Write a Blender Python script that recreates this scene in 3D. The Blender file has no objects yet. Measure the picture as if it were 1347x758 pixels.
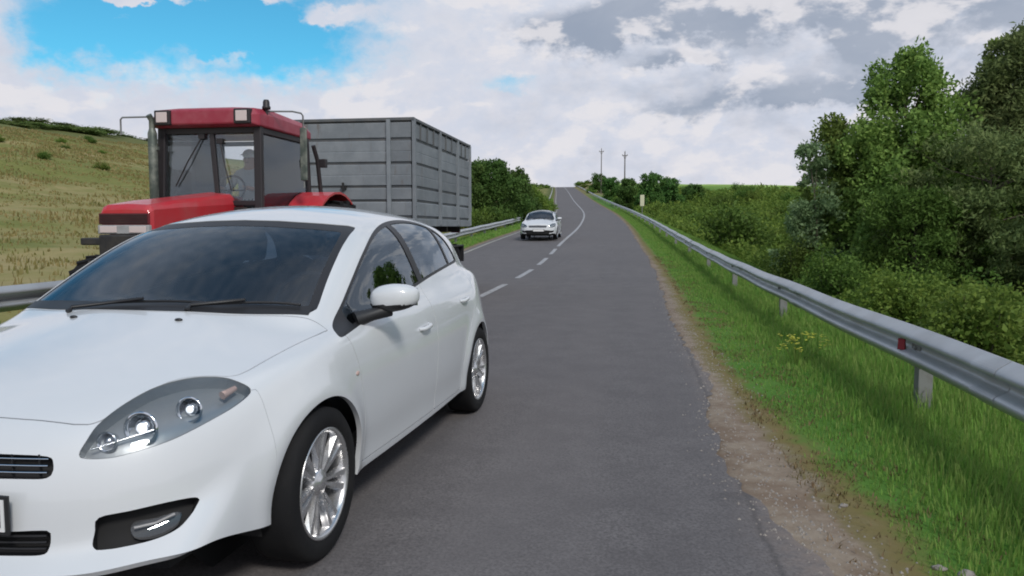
import bpy, bmesh, math, random
import numpy as np
from mathutils import Vector, Matrix
R=math.radians
scene=bpy.context.scene
# ------------------------------------------------------------------ camera
CAMH=1.359; YAW=0.15910945; PITCH=0.07875883
cd=bpy.data.cameras.new("camera"); cam=bpy.data.objects.new("camera",cd); scene.collection.objects.link(cam)
cam.location=(0,0,CAMH); cam.rotation_euler=(math.pi/2-PITCH,0,YAW)
cd.sensor_fit='HORIZONTAL'; cd.sensor_width=36; cd.lens=36*1015.75/1347; cd.clip_start=.05; cd.clip_end=6000
scene.camera=cam
scene.cycles.filter_width=1.9
# ------------------------------------------------------------------ sun and sky
SUN_EL=R(42); SUN_AZ=R(146)      # azimuth clockwise from +Y (the road direction)
sl=bpy.data.lights.new("sun",'SUN'); sl.energy=2.1; sl.angle=R(12); sl.color=(1,.955,.89)
so=bpy.data.objects.new("sun",sl); scene.collection.objects.link(so)
sd=Vector((math.sin(SUN_AZ)*math.cos(SUN_EL),math.cos(SUN_AZ)*math.cos(SUN_EL),math.sin(SUN_EL)))
so.rotation_euler=sd.to_track_quat('Z','Y').to_euler(); so.location=(30,-20,60)
scene.view_settings.view_transform='Standard'; scene.view_settings.look='None'
scene.view_settings.exposure=0; scene.view_settings.gamma=1; scene.view_settings.use_curve_mapping=False
wd=bpy.data.worlds.new("World"); scene.world=wd; wd.use_nodes=True
class NT:
    """tiny node helper"""
    def __init__(s,t): s.t=t; s.n=t.nodes; s.l=t.links
    def new(s,k,**a):
        n=s.n.new(k)
        for q,v in a.items(): setattr(n,q,v)
        return n
    def put(s,sock,v):
        if isinstance(v,bpy.types.NodeSocket): s.l.new(v,sock)
        elif v is not None:
            if sock.type=='RGBA' and len(v)==3: v=(*v,1)
            sock.default_value=v
    def m(s,op,a,b=None,c=None,clamp=False):
        n=s.new('ShaderNodeMath',operation=op,use_clamp=clamp); s.put(n.inputs[0],a)
        if b is not None: s.put(n.inputs[1],b)
        if c is not None: s.put(n.inputs[2],c)
        return n.outputs[0]
    def mix(s,f,a,b):
        n=s.new('ShaderNodeMix',data_type='RGBA'); s.put(n.inputs[0],f); s.put(n.inputs[6],a); s.put(n.inputs[7],b); return n.outputs[2]
    def noise(s,vec,scale,detail=4,rough=.55,dist=0,out=0):
        n=s.new('ShaderNodeTexNoise'); s.put(n.inputs['Vector'],vec); n.inputs['Scale'].default_value=scale
        n.inputs['Detail'].default_value=detail; n.inputs['Roughness'].default_value=rough; n.inputs['Distortion'].default_value=dist
        return n.outputs[out]
    def ss(s,v,a,b,x=0,y=1):
        n=s.new('ShaderNodeMapRange',interpolation_type='SMOOTHSTEP'); s.put(n.inputs[0],v)
        for i,q in enumerate((a,b,x,y)): s.put(n.inputs[1+i],q)
        return n.outputs[0]
    def ramp(s,v,stops):
        n=s.new('ShaderNodeValToRGB'); s.put(n.inputs[0],v); cr=n.color_ramp
        while len(cr.elements)<len(stops): cr.elements.new(.5)
        for e,(p,c) in zip(cr.elements,stops): e.position=p; e.color=(*c,1)
        return n.outputs[0]
def build_world():
    w=NT(wd.node_tree); w.n.clear(); out=w.new('ShaderNodeOutputWorld')
    sky=w.new('ShaderNodeTexSky',sky_type='NISHITA'); sky.sun_disc=False; sky.sun_elevation=SUN_EL; sky.sun_rotation=SUN_AZ
    sky.air_density=1; sky.dust_density=.4; sky.ozone_density=2.5
    tc=w.new('ShaderNodeTexCoord'); d=tc.outputs['Generated']
    sp=w.new('ShaderNodeSeparateXYZ'); w.put(sp.inputs[0],d); x,y,z=sp.outputs
    az=w.m('MULTIPLY',w.m('ARCTAN2',x,y),57.2958); el=w.m('MULTIPLY',w.m('ARCSINE',z),57.2958)
    zz=w.m('ADD',w.m('MAXIMUM',z,0),.16)
    cv=w.new('ShaderNodeCombineXYZ'); w.put(cv.inputs[0],w.m('DIVIDE',x,zz)); w.put(cv.inputs[1],w.m('DIVIDE',y,zz)); cv.inputs[2].default_value=3.7
    P=cv.outputs[0]
    # direction-space coordinates (degrees) for drifting the outline of each cloud bank
    c2=w.new('ShaderNodeCombineXYZ'); w.put(c2.inputs[0],az); w.put(c2.inputs[1],w.m('MULTIPLY',el,1.35)); c2.inputs[2].default_value=1.3
    Q=c2.outputs[0]
    n1=w.noise(Q,.20,5,.55); n2=w.noise(Q,.40,7,.62); n3=w.noise(P,1.3,6,.6,.4); n4=w.noise(Q,.55,6,.6)
    du=w.m('MULTIPLY',w.m('SUBTRACT',n1,.5),6.0); dv=w.m('MULTIPLY',w.m('SUBTRACT',n2,.5),4.2)
    U=w.m('ADD',az,du); V=w.m('ADD',el,dv)
    def blob(u0,v0,ru,rv,st=1,pw=1.0,vv=None):
        a=w.m('POWER',w.m('ABSOLUTE',w.m('DIVIDE',w.m('SUBTRACT',U,u0),ru)),2); b=w.m('POWER',w.m('ABSOLUTE',w.m('DIVIDE',w.m('SUBTRACT',vv or V,v0),rv)),2)
        e=w.m('POWER',2.718,w.m('MULTIPLY',w.m('ADD',a,b),-1.0)); return w.m('MULTIPLY',e,st)
    def total(L):
        r=None
        for a in L:
            b=blob(*a); r=b if r is None else w.m('ADD',r,b)
        return r
    # holes of blue between the clouds
    holes=total([(-30.5,13.4,8.5,3.6,1.5),(-24.0,12.9,5.5,2.4,1.0),(-38.5,12.4,4.2,2.4,.95),(-9.2,10.3,3.0,.75,.55),(-20,17.2,7,1.6,.7),(-60,24,22,9,1.1),(-120,40,40,16,1.0),(100,45,45,14,.8),(-5,46,60,15,.85),(100,60,70,16,1.2),(-100,60,60,16,1.2)])
    streak=total([(-38.5,15.9,5.0,.8,2.2),(-34.3,14.7,3.4,.42,1.9),(-21.6,14.8,1.6,.5,1.4),(-25.8,15.9,1.2,.9,1.5),(-36.5,13.0,1.6,.25,.6),(-43,14,1.6,3,.8),(-30,11.2,2.5,.4,.5)])
    hv=w.m('SUBTRACT',holes,streak)
    n5=w.noise(Q,1.1,7,.7,.5)
    hv=w.m('ADD',hv,w.m('ADD',w.m('MULTIPLY',w.m('SUBTRACT',n4,.5),.9),w.m('MULTIPLY',w.m('SUBTRACT',n5,.5),.45)))
    blue=w.ss(hv,.12,1.30,0,1.0)
    # grey undersides of the cumulus banks
    g=total([(-3.5,13.9,5.2,1.3,1.25),(0.5,15.2,4.5,1.4,.8),(5.5,13.6,3.4,1.0,.75),(3.2,11.7,4.0,.62,1.0),(2.6,8.2,4.2,.95,.85),(6.8,9.5,3.2,.9,.6),(11.5,8.8,3.4,.9,.6),(9.5,15.5,7,1.5,.9),(13.5,13.4,3.5,1.2,.6),(18,13,6,3.2,.75),(24,17,9,4,.9),(-3.5,5.8,3,.8,.3),(14,9.5,5,1.6,.6),(45,22,20,9,.7),(0,30,30,7,.7),(170,25,60,10,.7)])
    g=w.m('ADD',w.m('MULTIPLY',g,w.ss(n2,.25,.62,.7,1.15)),w.m('MULTIPLY',w.m('SUBTRACT',n1,.55),.7))
    grey=w.ss(g,.05,1.0)
    wh=w.ramp(w.m('MULTIPLY',el,1/60.0,clamp=True),[(0,(.72,.735,.82)),(.10,(.68,.72,.83)),(.3,(.68,.73,.84)),(1,(.60,.67,.82))])
    wh=w.mix(w.ss(n4,.35,.68,0,.5),wh,(.83,.81,.85))
    gr=w.mix(w.ss(n3,.3,.7),(.34,.40,.51),(.44,.49,.59))
    # sunlit tops and shaded bases: difference between the cloud here and just above
    def fb(dy,sc,det):
        o=w.new('ShaderNodeVectorMath',operation='ADD'); w.put(o.inputs[0],Q); o.inputs[1].default_value=(0,dy,0)
        m_=w.new('ShaderNodeMapping'); m_.inputs['Scale'].default_value=(.75,1.05,1); w.put(m_.inputs[0],o.outputs[0]); return w.noise(m_.outputs[0],sc,det,.55,.2)
    rel=w.m('ADD',w.m('MULTIPLY',w.m('SUBTRACT',fb(0,.16,6),fb(2.0,.16,6)),2.1),w.m('MULTIPLY',w.m('SUBTRACT',fb(0,.42,4),fb(.9,.42,4)),.5))
    amp=w.m('ADD',.30,w.m('MULTIPLY',w.ss(az,-14,4),.85))
    grey=w.m('ADD',grey,w.m('MULTIPLY',w.m('MULTIPLY',rel,-1.0),amp),clamp=True)
    col=w.mix(grey,wh,gr)
    col=w.mix(w.m('MULTIPLY',w.ss(rel,.03,.22),.75),col,(.86,.84,.87))
    bs=w.new('ShaderNodeBackground'); w.put(bs.inputs[0],w.mix(1.0,sky.outputs[0],sky.outputs[0])); bs.inputs[1].default_value=.12
    tint=w.new('ShaderNodeMix',data_type='RGBA',blend_type='MULTIPLY'); tint.inputs[0].default_value=1
    w.put(tint.inputs[6],sky.outputs[0]); w.put(tint.inputs[7],(.36,1.02,1.08)); w.put(bs.inputs[0],tint.outputs[2])
    bc=w.new('ShaderNodeBackground'); w.put(bc.inputs[0],col); bc.inputs[1].default_value=.93
    mx=w.new('ShaderNodeMixShader'); w.put(mx.inputs[0],blue); w.l.new(bc.outputs[0],mx.inputs[1]); w.l.new(bs.outputs[0],mx.inputs[2])
    w.l.new(mx.outputs[0],out.inputs[0])
build_world()
# ------------------------------------------------------------------ object helpers
COL=scene.collection
def props(o,label=None,cat=None,group=None,kind=None):
    for k,v in (('label',label),('category',cat),('group',group),('kind',kind)):
        if v: o[k]=v
    return o
def thing(name,label,cat,loc=(0,0,0),rz=0,group=None):
    o=bpy.data.objects.new(name,None); COL.objects.link(o); o.location=loc; o.rotation_euler=(0,0,rz); o.empty_display_size=.2
    return props(o,label,cat,group)
def mesh_obj(name,V,F,mats,parent=None,smooth=False,normals=None,midx=None,label=None):
    me=bpy.data.meshes.new(name)
    V=np.asarray(V,np.float32)
    if isinstance(F,np.ndarray):
        n,k=F.shape; me.vertices.add(len(V)); me.vertices.foreach_set('co',V.ravel()); me.loops.add(n*k); me.polygons.add(n)
        me.loops.foreach_set('vertex_index',F.astype(np.int32).ravel()); me.polygons.foreach_set('loop_start',np.arange(0,n*k,k,dtype=np.int32))
        me.update(calc_edges=True)
    else: me.from_pydata([tuple(map(float,v)) for v in V],[],F); me.update()
    for m in (mats if isinstance(mats,(list,tuple)) else [mats]): me.materials.append(m)
    if midx is not None: me.polygons.foreach_set('material_index',np.asarray(midx,np.int32))
    if smooth or normals is not None: me.polygons.foreach_set('use_smooth',[True]*len(me.polygons))
    if normals is not None: me.normals_split_custom_set_from_vertices([tuple(map(float,v)) for v in normals])
    o=bpy.data.objects.new(name,me); COL.objects.link(o); o.parent=parent
    if label: o['label']=label
    return o
class MB:
    """collects shapes, links them as one mesh"""
    def __init__(s): s.V=[]; s.F=[]; s.M=[]; s.S=[]
    def add(s,V,F,mi=0,sm=False):
        b=len(s.V); s.V+= [tuple(v) for v in V]; s.F+=[tuple(b+i for i in f) for f in F]; s.M+=[mi]*len(F); s.S+=[sm]*len(F); return s
    def box(s,a,b,mi=0,rot=None,c=None,bev=0):
        x0,y0,z0=a; x1,y1,z1=b
        if bev>0:
            bm=bmesh.new(); bmesh.ops.create_cube(bm,size=1)
            for v in bm.verts: v.co=Vector(((x0+x1)/2+v.co.x*(x1-x0),(y0+y1)/2+v.co.y*(y1-y0),(z0+z1)/2+v.co.z*(z1-z0)))
            bmesh.ops.bevel(bm,geom=bm.edges[:],offset=bev,segments=2,affect='EDGES',profile=.5)
            bm.verts.index_update(); V=[v.co.copy() for v in bm.verts]; F=[[v.index for v in f.verts] for f in bm.faces]; bm.free()
        else:
            V=[Vector(p) for p in ((x0,y0,z0),(x1,y0,z0),(x1,y1,z0),(x0,y1,z0),(x0,y0,z1),(x1,y0,z1),(x1,y1,z1),(x0,y1,z1))]
            F=[(3,2,1,0),(4,5,6,7),(0,1,5,4),(1,2,6,5),(2,3,7,6),(3,0,4,7)]
        if rot is not None:
            c=Vector(c) if c else Vector(((x0+x1)/2,(y0+y1)/2,(z0+z1)/2)); V=[rot@(v-c)+c for v in V]
        return s.add(V,F,mi)
    def tube(s,pts,r,n=8,mi=0,cap=True,sm=True):
        P=[Vector(p) for p in pts]; rs=r if isinstance(r,(list,tuple)) else [r]*len(P); V=[];F=[]; up=None
        for i,p in enumerate(P):
            t=(P[min(i+1,len(P)-1)]-P[max(i-1,0)]).normalized()
            if up is None: up=Vector((0,0,1)) if abs(t.z)<.9 else Vector((1,0,0))
            a=t.cross(up).normalized(); b=a.cross(t).normalized(); up=b
            for k in range(n):
                q=2*math.pi*k/n; V.append(p+(a*math.cos(q)+b*math.sin(q))*rs[i])
        for i in range(len(P)-1):
            for k in range(n):
                k2=(k+1)%n; F.append((i*n+k,i*n+k2,(i+1)*n+k2,(i+1)*n+k))
        s.add(V,F,mi,sm)
        if cap: s.add([V[k] for k in range(n)],[tuple(range(n))],mi); s.add([V[-n+k] for k in range(n)],[tuple(reversed(range(n)))],mi)
        return s
    def lathe(s,prof,axis='y',c=(0,0,0),n=40,mi=0,sm=True,close=False):
        V=[];F=[];m=len(prof)
        for k in range(n):
            q=2*math.pi*k/n; cs,sn=math.cos(q),math.sin(q)
            for (r,h) in prof:
                p=(r*cs,h,r*sn) if axis=='y' else ((r*cs,r*sn,h) if axis=='z' else (h,r*cs,r*sn))
                V.append((p[0]+c[0],p[1]+c[1],p[2]+c[2]))
        for k in range(n):
            k2=(k+1)%n
            for j in range(m-1 if not close else m):
                j2=(j+1)%m; F.append((k*m+j,k2*m+j,k2*m+j2,k*m+j2))
        return s.add(V,F,mi,sm)
    def prism(s,poly,d0,d1,axis='y',mi=0):
        """poly in the two other axes (x,z for y; y,z for x; x,y for z)"""
        def mk(p,d): return (p[0],d,p[1]) if axis=='y' else ((d,p[0],p[1]) if axis=='x' else (p[0],p[1],d))
        n=len(poly); V=[mk(p,d0) for p in poly]+[mk(p,d1) for p in poly]
        F=[tuple(range(n)),tuple(reversed(range(n,2*n)))]+[(i,i+n,(i+1)%n+n,(i+1)%n) for i in range(n)]
        return s.add(V,F,mi)
    def sphere(s,c,r,mi=0,n=16,sc=(1,1,1)):
        prof=[(max(1e-4,math.sin(math.pi*i/(n//2)))*r,math.cos(math.pi*i/(n//2))*r) for i in range(n//2+1)]
        b=len(s.V); s.lathe(prof,'z',(0,0,0),n,mi)
        for i in range(b,len(s.V)): v=s.V[i]; s.V[i]=(v[0]*sc[0]+c[0],v[1]*sc[1]+c[1],v[2]*sc[2]+c[2])
        return s
    def build(s,name,mats,parent=None,label=None,fix=True,bevel=0):
        o=mesh_obj(name,s.V,[list(f) for f in s.F],mats,parent,label=label); me=o.data
        me.polygons.foreach_set('material_index',s.M)
        if fix or bevel:
            bm=bmesh.new(); bm.from_mesh(me)
            if bevel:
                bmesh.ops.remove_doubles(bm,verts=bm.verts,dist=1e-5)
            bmesh.ops.recalc_face_normals(bm,faces=bm.faces); bm.to_mesh(me); bm.free()
        if len(me.polygons)==len(s.S): me.polygons.foreach_set('use_smooth',s.S)
        me.update()
        if bevel:
            md=o.modifiers.new('bevel','BEVEL'); md.width=bevel; md.segments=2; md.limit_method='ANGLE'; md.angle_limit=R(35)
        return o
def copy_tree(o,parent=None,**kw):
    c=o.copy(); COL.objects.link(c); c.parent=parent
    for ch in list(o.children): copy_tree(ch,c)
    return c
# ------------------------------------------------------------------ materials
def mat(name,col=(.5,.5,.5),rough=.5,metal=0,coat=0,spec=.5,emit=None,bump=None,var=None,coatr=.05):
    """bump=(scale,strength,distance)  var=(scale,amount,second colour): broken-up colour"""
    m=bpy.data.materials.new(name); m.use_nodes=True; t=NT(m.node_tree); p=t.n['Principled BSDF']
    p.inputs['Base Color'].default_value=(*col,1); p.inputs['Roughness'].default_value=rough; p.inputs['Metallic'].default_value=metal
    p.inputs['Coat Weight'].default_value=coat; p.inputs['Coat Roughness'].default_value=coatr; p.inputs['Specular IOR Level'].default_value=spec
    tc=t.new('ShaderNodeTexCoord'); ob=tc.outputs['Object']
    if var:
        f=t.ss(t.noise(ob,var[0],6,.6),.38,.66,0,var[1]); t.put(p.inputs['Base Color'],t.mix(f,col,var[2]))
        t.put(p.inputs['Roughness'],t.m('ADD',rough,t.m('MULTIPLY',t.m('SUBTRACT',t.noise(ob,var[0]*2.3,3),.5),.25)))
    if bump:
        b=t.new('ShaderNodeBump'); b.inputs['Strength'].default_value=bump[1]; b.inputs['Distance'].default_value=bump[2]
        t.put(b.inputs['Height'],t.noise(ob,bump[0],5,.6)); t.l.new(b.outputs[0],p.inputs['Normal'])
    if emit: p.inputs['Emission Color'].default_value=(*emit[0],1); p.inputs['Emission Strength'].default_value=emit[1]
    return m
def glass(name,tint=(.3,.36,.36),refl=1.45,rough=.0,haze=None):
    m=bpy.data.materials.new(name); m.use_nodes=True; t=NT(m.node_tree); t.n.clear(); o=t.new('ShaderNodeOutputMaterial')
    tr=t.new('ShaderNodeBsdfTransparent'); tr.inputs[0].default_value=(*tint,1); gl=t.new('ShaderNodeBsdfGlossy'); gl.inputs['Roughness'].default_value=rough
    gl.inputs[0].default_value=(.86,.94,1,1)
    fr=t.new('ShaderNodeFresnel'); fr.inputs[0].default_value=refl; f=t.m('ADD',t.m('MULTIPLY',fr.outputs[0],1.15),.02,clamp=True)
    base=tr.outputs[0]
    if haze:
        df=t.new('ShaderNodeBsdfDiffuse'); df.inputs[0].default_value=(*haze[1],1); h=t.new('ShaderNodeMixShader'); h.inputs[0].default_value=haze[0]
        t.l.new(tr.outputs[0],h.inputs[1]); t.l.new(df.outputs[0],h.inputs[2]); base=h.outputs[0]
    mx=t.new('ShaderNodeMixShader'); t.put(mx.inputs[0],f); t.l.new(base,mx.inputs[1]); t.l.new(gl.outputs[0],mx.inputs[2]); t.l.new(mx.outputs[0],o.inputs[0])
    return m
def leafmat(name,c1,c2,c3,sc=.35,tr=.35,dry=None):
    """foliage: clump-sized and leaf-sized colour differences, light coming through"""
    m=bpy.data.materials.new(name); m.use_nodes=True; t=NT(m.node_tree); t.n.clear(); o=t.new('ShaderNodeOutputMaterial')
    g=t.new('ShaderNodeNewGeometry'); tc=t.new('ShaderNodeTexCoord')
    n=t.noise(tc.outputs['Object'],sc,3,.6); oi=t.new('ShaderNodeObjectInfo')
    c=t.mix(t.ss(n,.36,.64),c1,c2); c=t.mix(t.m('MULTIPLY',g.outputs['Random Per Island'],.8),c,c3)
    hs=t.new('ShaderNodeHueSaturation'); t.put(hs.inputs['Hue'],t.m('ADD',.485,t.m('MULTIPLY',oi.outputs['Random'],.03)))
    t.put(hs.inputs['Value'],t.m('ADD',.82,t.m('MULTIPLY',oi.outputs['Random'],.4))); t.put(hs.inputs['Color'],c); c=hs.outputs[0]
    p=t.new('ShaderNodeBsdfPrincipled'); t.put(p.inputs['Base Color'],c); p.inputs['Roughness'].default_value=.6; p.inputs['Specular IOR Level'].default_value=.12
    tl=t.new('ShaderNodeBsdfTranslucent'); t.put(tl.inputs[0],c); mx=t.new('ShaderNodeMixShader'); mx.inputs[0].default_value=tr
    t.l.new(p.outputs[0],mx.inputs[1]); t.l.new(tl.outputs[0],mx.inputs[2]); t.l.new(mx.outputs[0],o.inputs[0]); return m
M={}
M['paint']=mat('white_car_paint',(.64,.66,.68),.35,0,1,.5,var=(1.6,.25,(.60,.61,.62)))
M['silver']=mat('silver_white_paint',(.80,.83,.88),.3,0,1)
M['black']=mat('black_plastic',(.018,.018,.02),.45)
M['liner']=mat('dark_cavity',(.012,.012,.013),.8)
M['cabin']=mat('dark_cabin_fabric',(.05,.05,.055),.8,bump=(60,.3,.01))
M['dash']=mat('dark_dashboard',(.035,.035,.038),.6,bump=(200,.3,.002))
M['glass']=glass('windscreen_glass',(.26,.36,.46),1.6,.07)
M['sglass']=glass('side_window_glass',(.34,.40,.40),1.95)
M['lens']=glass('clear_lens',(.93,.94,.95),1.45)
M['tyre']=mat('tyre_rubber',(.010,.010,.011),.85,0,0,.25,bump=(40,.25,.003),var=(5,.4,(.022,.021,.020)))
M['alloy']=mat('alloy_rim',(.66,.66,.67),.28,.85,var=(9,.5,(.45,.44,.43)))
M['chrome']=mat('chrome',(.75,.77,.8),.12,1)
M['lampbowl']=mat('headlight_bowl',(.30,.32,.335),.32,.35)
M['bulb']=mat('lit_bulb',(.9,.92,.95),.3,emit=((.9,.95,1),.9))
M['amber']=mat('amber_lens',(.50,.36,.32),.4)
M['whiteplate']=mat('plate_white',(.78,.78,.78),.4)
M['ink']=mat('plate_ink',(.03,.03,.035),.5)
M['redlens']=mat('red_lens',(.30,.03,.04),.2,0,.5)
M['red']=mat('tractor_red_paint',(.50,.020,.030),.42,0,.35,var=(3,.55,(.42,.07,.07)),bump=(25,.05,.01))
M['roofred']=mat('faded_roof_red_paint',(.30,.022,.045),.5,0,.2,var=(4,.6,(.36,.08,.10)))
M['darkred']=mat('dark_red_grille',(.13,.010,.014),.6)
M['darkmetal']=mat('dark_oily_metal',(.03,.029,.03),.55,.3,var=(6,.6,(.07,.06,.05)),bump=(20,.3,.01))
M['post']=mat('cab_post_black',(.022,.018,.02),.5)
M['cabglass']=glass('cab_glass',(.94,.95,.95),1.45,.02,haze=(.02,(.5,.52,.54)))
M['stack']=mat('exhaust_steel',(.085,.105,.09),.5,.4,var=(7,.6,(.32,.33,.28)))
M['lightgrey']=mat('pale_grey_panel',(.36,.36,.36),.5,var=(8,.6,(.24,.23,.23)))
M['lampwhite']=mat('work_lamp_lens',(.62,.52,.50),.25,0,.6)
M['steel']=mat('trailer_grey_paint',(.185,.205,.225),.55,.1,var=(2.5,.6,(.26,.28,.30)),bump=(12,.15,.02))
_t=NT(M['steel'].node_tree); _p=_t.n['Principled BSDF']; _src=_p.inputs['Base Color'].links[0].from_socket; _oi=_t.new('ShaderNodeObjectInfo'); _g=_t.new('ShaderNodeNewGeometry')
_hv=_t.new('ShaderNodeHueSaturation'); _t.put(_hv.inputs['Value'],_t.m('ADD',.84,_t.m('MULTIPLY',_oi.outputs['Random'],.30))); _t.put(_hv.inputs['Color'],_src)
_mp=_t.new('ShaderNodeMapping'); _mp.inputs['Scale'].default_value=(5,5,.7); _t.put(_mp.inputs[0],_g.outputs['Position'])
_t.put(_p.inputs['Base Color'],_t.mix(_t.ss(_t.noise(_mp.outputs[0],1.6,5,.7),.55,.72,0,.6),_hv.outputs[0],(.13,.095,.07)))
M['steeld']=mat('trailer_rib_and_gap_shade',(.10,.11,.12),.55,.2,var=(5,.5,(.17,.16,.15)))  # dark ribs and rails; on the box wall it paints shadow between boards
M['galv']=mat('galvanised_steel',(.50,.515,.53),.48,.5,var=(1.7,.75,(.40,.405,.41)),bump=(30,.08,.01))
M['galvp']=mat('galvanised_post',(.24,.245,.24),.6,.35,var=(9,.6,(.17,.16,.15)))
M['wood']=mat('weathered_pole_wood',(.10,.085,.07),.85,bump=(20,.5,.02),var=(4,.6,(.15,.14,.12)))
M['bark']=mat('tree_bark',(.11,.09,.065),.9,bump=(9,.8,.04),var=(5,.6,(.17,.15,.12)))
M['paleman']=mat('pale_shirt',(.50,.53,.56),.85,bump=(14,.5,.03))
M['skin']=mat('skin',(.45,.27,.20),.6)
M['cap']=mat('pale_cap_cloth',(.85,.86,.86),.8)
M['stone']=mat('pebble_stone',(.30,.27,.24),.85,var=(15,.7,(.18,.16,.15)))
M['signpale']=mat('pale_marker_board',(.62,.60,.42),.6,var=(6,.5,(.5,.5,.4)))
M['yellow']=mat('yellow_petals',(.62,.60,.05),.6)
M['leafA']=leafmat('poplar_leaves',(.195,.30,.07),(.27,.37,.09),(.145,.24,.06))
M['leafB']=leafmat('olive_willow_leaves',(.185,.250,.085),(.235,.285,.110),(.140,.200,.072))
M['leafC']=leafmat('silver_leaves',(.19,.29,.13),(.26,.36,.18),(.13,.21,.09),1)
M['leafD']=leafmat('dark_shrub_leaves',(.110,.185,.038),(.155,.235,.046),(.080,.140,.032))
M['leafE']=leafmat('bright_shrub_leaves',(.155,.240,.044),(.235,.310,.060),(.105,.175,.036),.8)
M['leafF']=leafmat('far_tree_leaves',(.095,.185,.045),(.14,.23,.055),(.07,.14,.04),.2)
M['leafG']=leafmat('far_ridge_leaves',(.16,.225,.07),(.21,.26,.08),(.13,.18,.06),.2)
M['blade']=leafmat('grass_blades',(.145,.305,.050),(.205,.355,.066),(.28,.33,.10),1.1,.45)
M['drygrass']=leafmat('dry_grass',(.29,.24,.085),(.17,.19,.052),(.40,.32,.15),.30,.35)
M['verge_dry']=leafmat('verge_edge_grass',(.24,.16,.09),(.15,.15,.05),(.30,.2,.12),2,.3)
# ------------------------------------------------------------------ car body as a smooth solid
import numpy as np
def cspline(xs, ys):
    xs=np.array(xs,float); ys=np.array(ys,float); n=len(xs); h=np.diff(xs)
    A=np.eye(n); r=np.zeros(n)
    for i in range(1,n-1):
        A[i,i-1]=h[i-1]; A[i,i]=2*(h[i-1]+h[i]); A[i,i+1]=h[i]
        r[i]=6*((ys[i+1]-ys[i])/h[i]-(ys[i]-ys[i-1])/h[i-1])
    M=np.linalg.solve(A,r)
    def f(x):
        x=np.clip(np.asarray(x,float),xs[0],xs[-1])
        i=np.clip(np.searchsorted(xs,x)-1,0,n-2); hi=h[i]; a=xs[i+1]-x; b=x-xs[i]
        return (M[i]*a**3+M[i+1]*b**3)/(6*hi)+(ys[i]/hi-M[i]*hi/6)*a+(ys[i+1]/hi-M[i+1]*hi/6)*b
    return f
def smax(a,b,k): return .5*(a+b+np.sqrt((a-b)**2+k*k))
def smin(a,b,k): return .5*(a+b-np.sqrt((a-b)**2+k*k))
def sstep(t): t=np.clip(t,0,1); return t*t*(3-2*t)
def seg_sdf(px,py,P):
    """signed distance (neg inside) to closed polygon P"""
    shp=np.shape(px); px=np.ravel(px); py=np.ravel(py)
    d=np.full(px.shape,1e9); ins=np.zeros(px.shape,bool); n=len(P)
    for i in range(n):
        ax,ay=P[i]; bx,by=P[(i+1)%n]; ex,ey=bx-ax,by-ay
        t=np.clip(((px-ax)*ex+(py-ay)*ey)/(ex*ex+ey*ey+1e-12),0,1)
        d=np.minimum(d,(px-ax-t*ex)**2+(py-ay-t*ey)**2)
        c=((ay>py)!=(by>py)); xx=ax+(py-ay)*ex/(ey if abs(ey)>1e-12 else 1e-12)
        ins^=c&(px<xx)
    d=np.sqrt(d); return np.where(ins,-d,d).reshape(shp)
def smooth_poly(pts,n=6,closed=True):
    P=np.array(pts,float); out=[]; N=len(P)
    rng_=range(N) if closed else range(N-1)
    for i in rng_:
        if closed: p0,p1,p2,p3=P[i-1],P[i],P[(i+1)%N],P[(i+2)%N]
        else: p0,p1,p2,p3=P[max(i-1,0)],P[i],P[i+1],P[min(i+2,N-1)]
        for k in range(n):
            t=k/n; out.append(.5*((2*p1)+(-p0+p2)*t+(2*p0-5*p1+4*p2-p3)*t*t+(-p0+3*p1-3*p2+p3)*t**3))
    if not closed: out.append(P[-1])
    return np.array(out)
HATCH=dict(
 plan=[(0,0),(.012,.2),(.05,.40),(.125,.56),(.25,.69),(.45,.785),(.7,.85),(1.0,.885),(1.5,.893),(2.5,.896),(3.2,.89),(3.6,.882),(3.95,.845),(4.15,.775),(4.27,.64),(4.32,.4),(4.336,0)],
 S=([.10,.16,.22,.30,.42,.6,.72,.82,.90,.97,1.1],[.16,.09,.045,.03,.012,0,.002,.018,.045,.085,.17]),
 Fi=([.10,.16,.22,.30,.40,.50,.60,.70,.80,.95],[.20,.13,.055,.012,0,.006,.03,.075,.14,.26]),
 Ri=([.10,.2,.3,.45,.62,.75,.9,1.0,1.1],[.2,.09,.03,0,.02,.05,.07,.10,.2]),
 Hc=([-.2,0,.1,.2,.4,.7,1.0,1.2,1.6,4.4],[.50,.66,.725,.765,.83,.905,.97,1.005,1.02,1.02]),
 Fc=([-.2,0,.3,.5,.75,1.0,1.3,1.6,2.5,3.3,4.0,4.4],[.48,.60,.72,.775,.835,.875,.905,.925,.965,1.01,1.03,1.0]),
 ws=(1.08,.975,.50), R=([1.2,1.7,2.1,2.6,3.1,3.6,3.95,4.4],[1.27,1.40,1.462,1.495,1.487,1.44,1.375,1.25]),
 rg=(3.96,1.36,1.05), WU=([.7,.95,1.15,1.3,1.42,1.55],[.86,.80,.74,.685,.61,.49]),
 cx=([1.0,1.4,2.0,2.8,3.4,3.9,4.4],[.05,.02,0,.0,.03,.10,.22]), zb=.165, wheels=(.91,3.51), wr=.316)
SEDAN=dict(HATCH)
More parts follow.
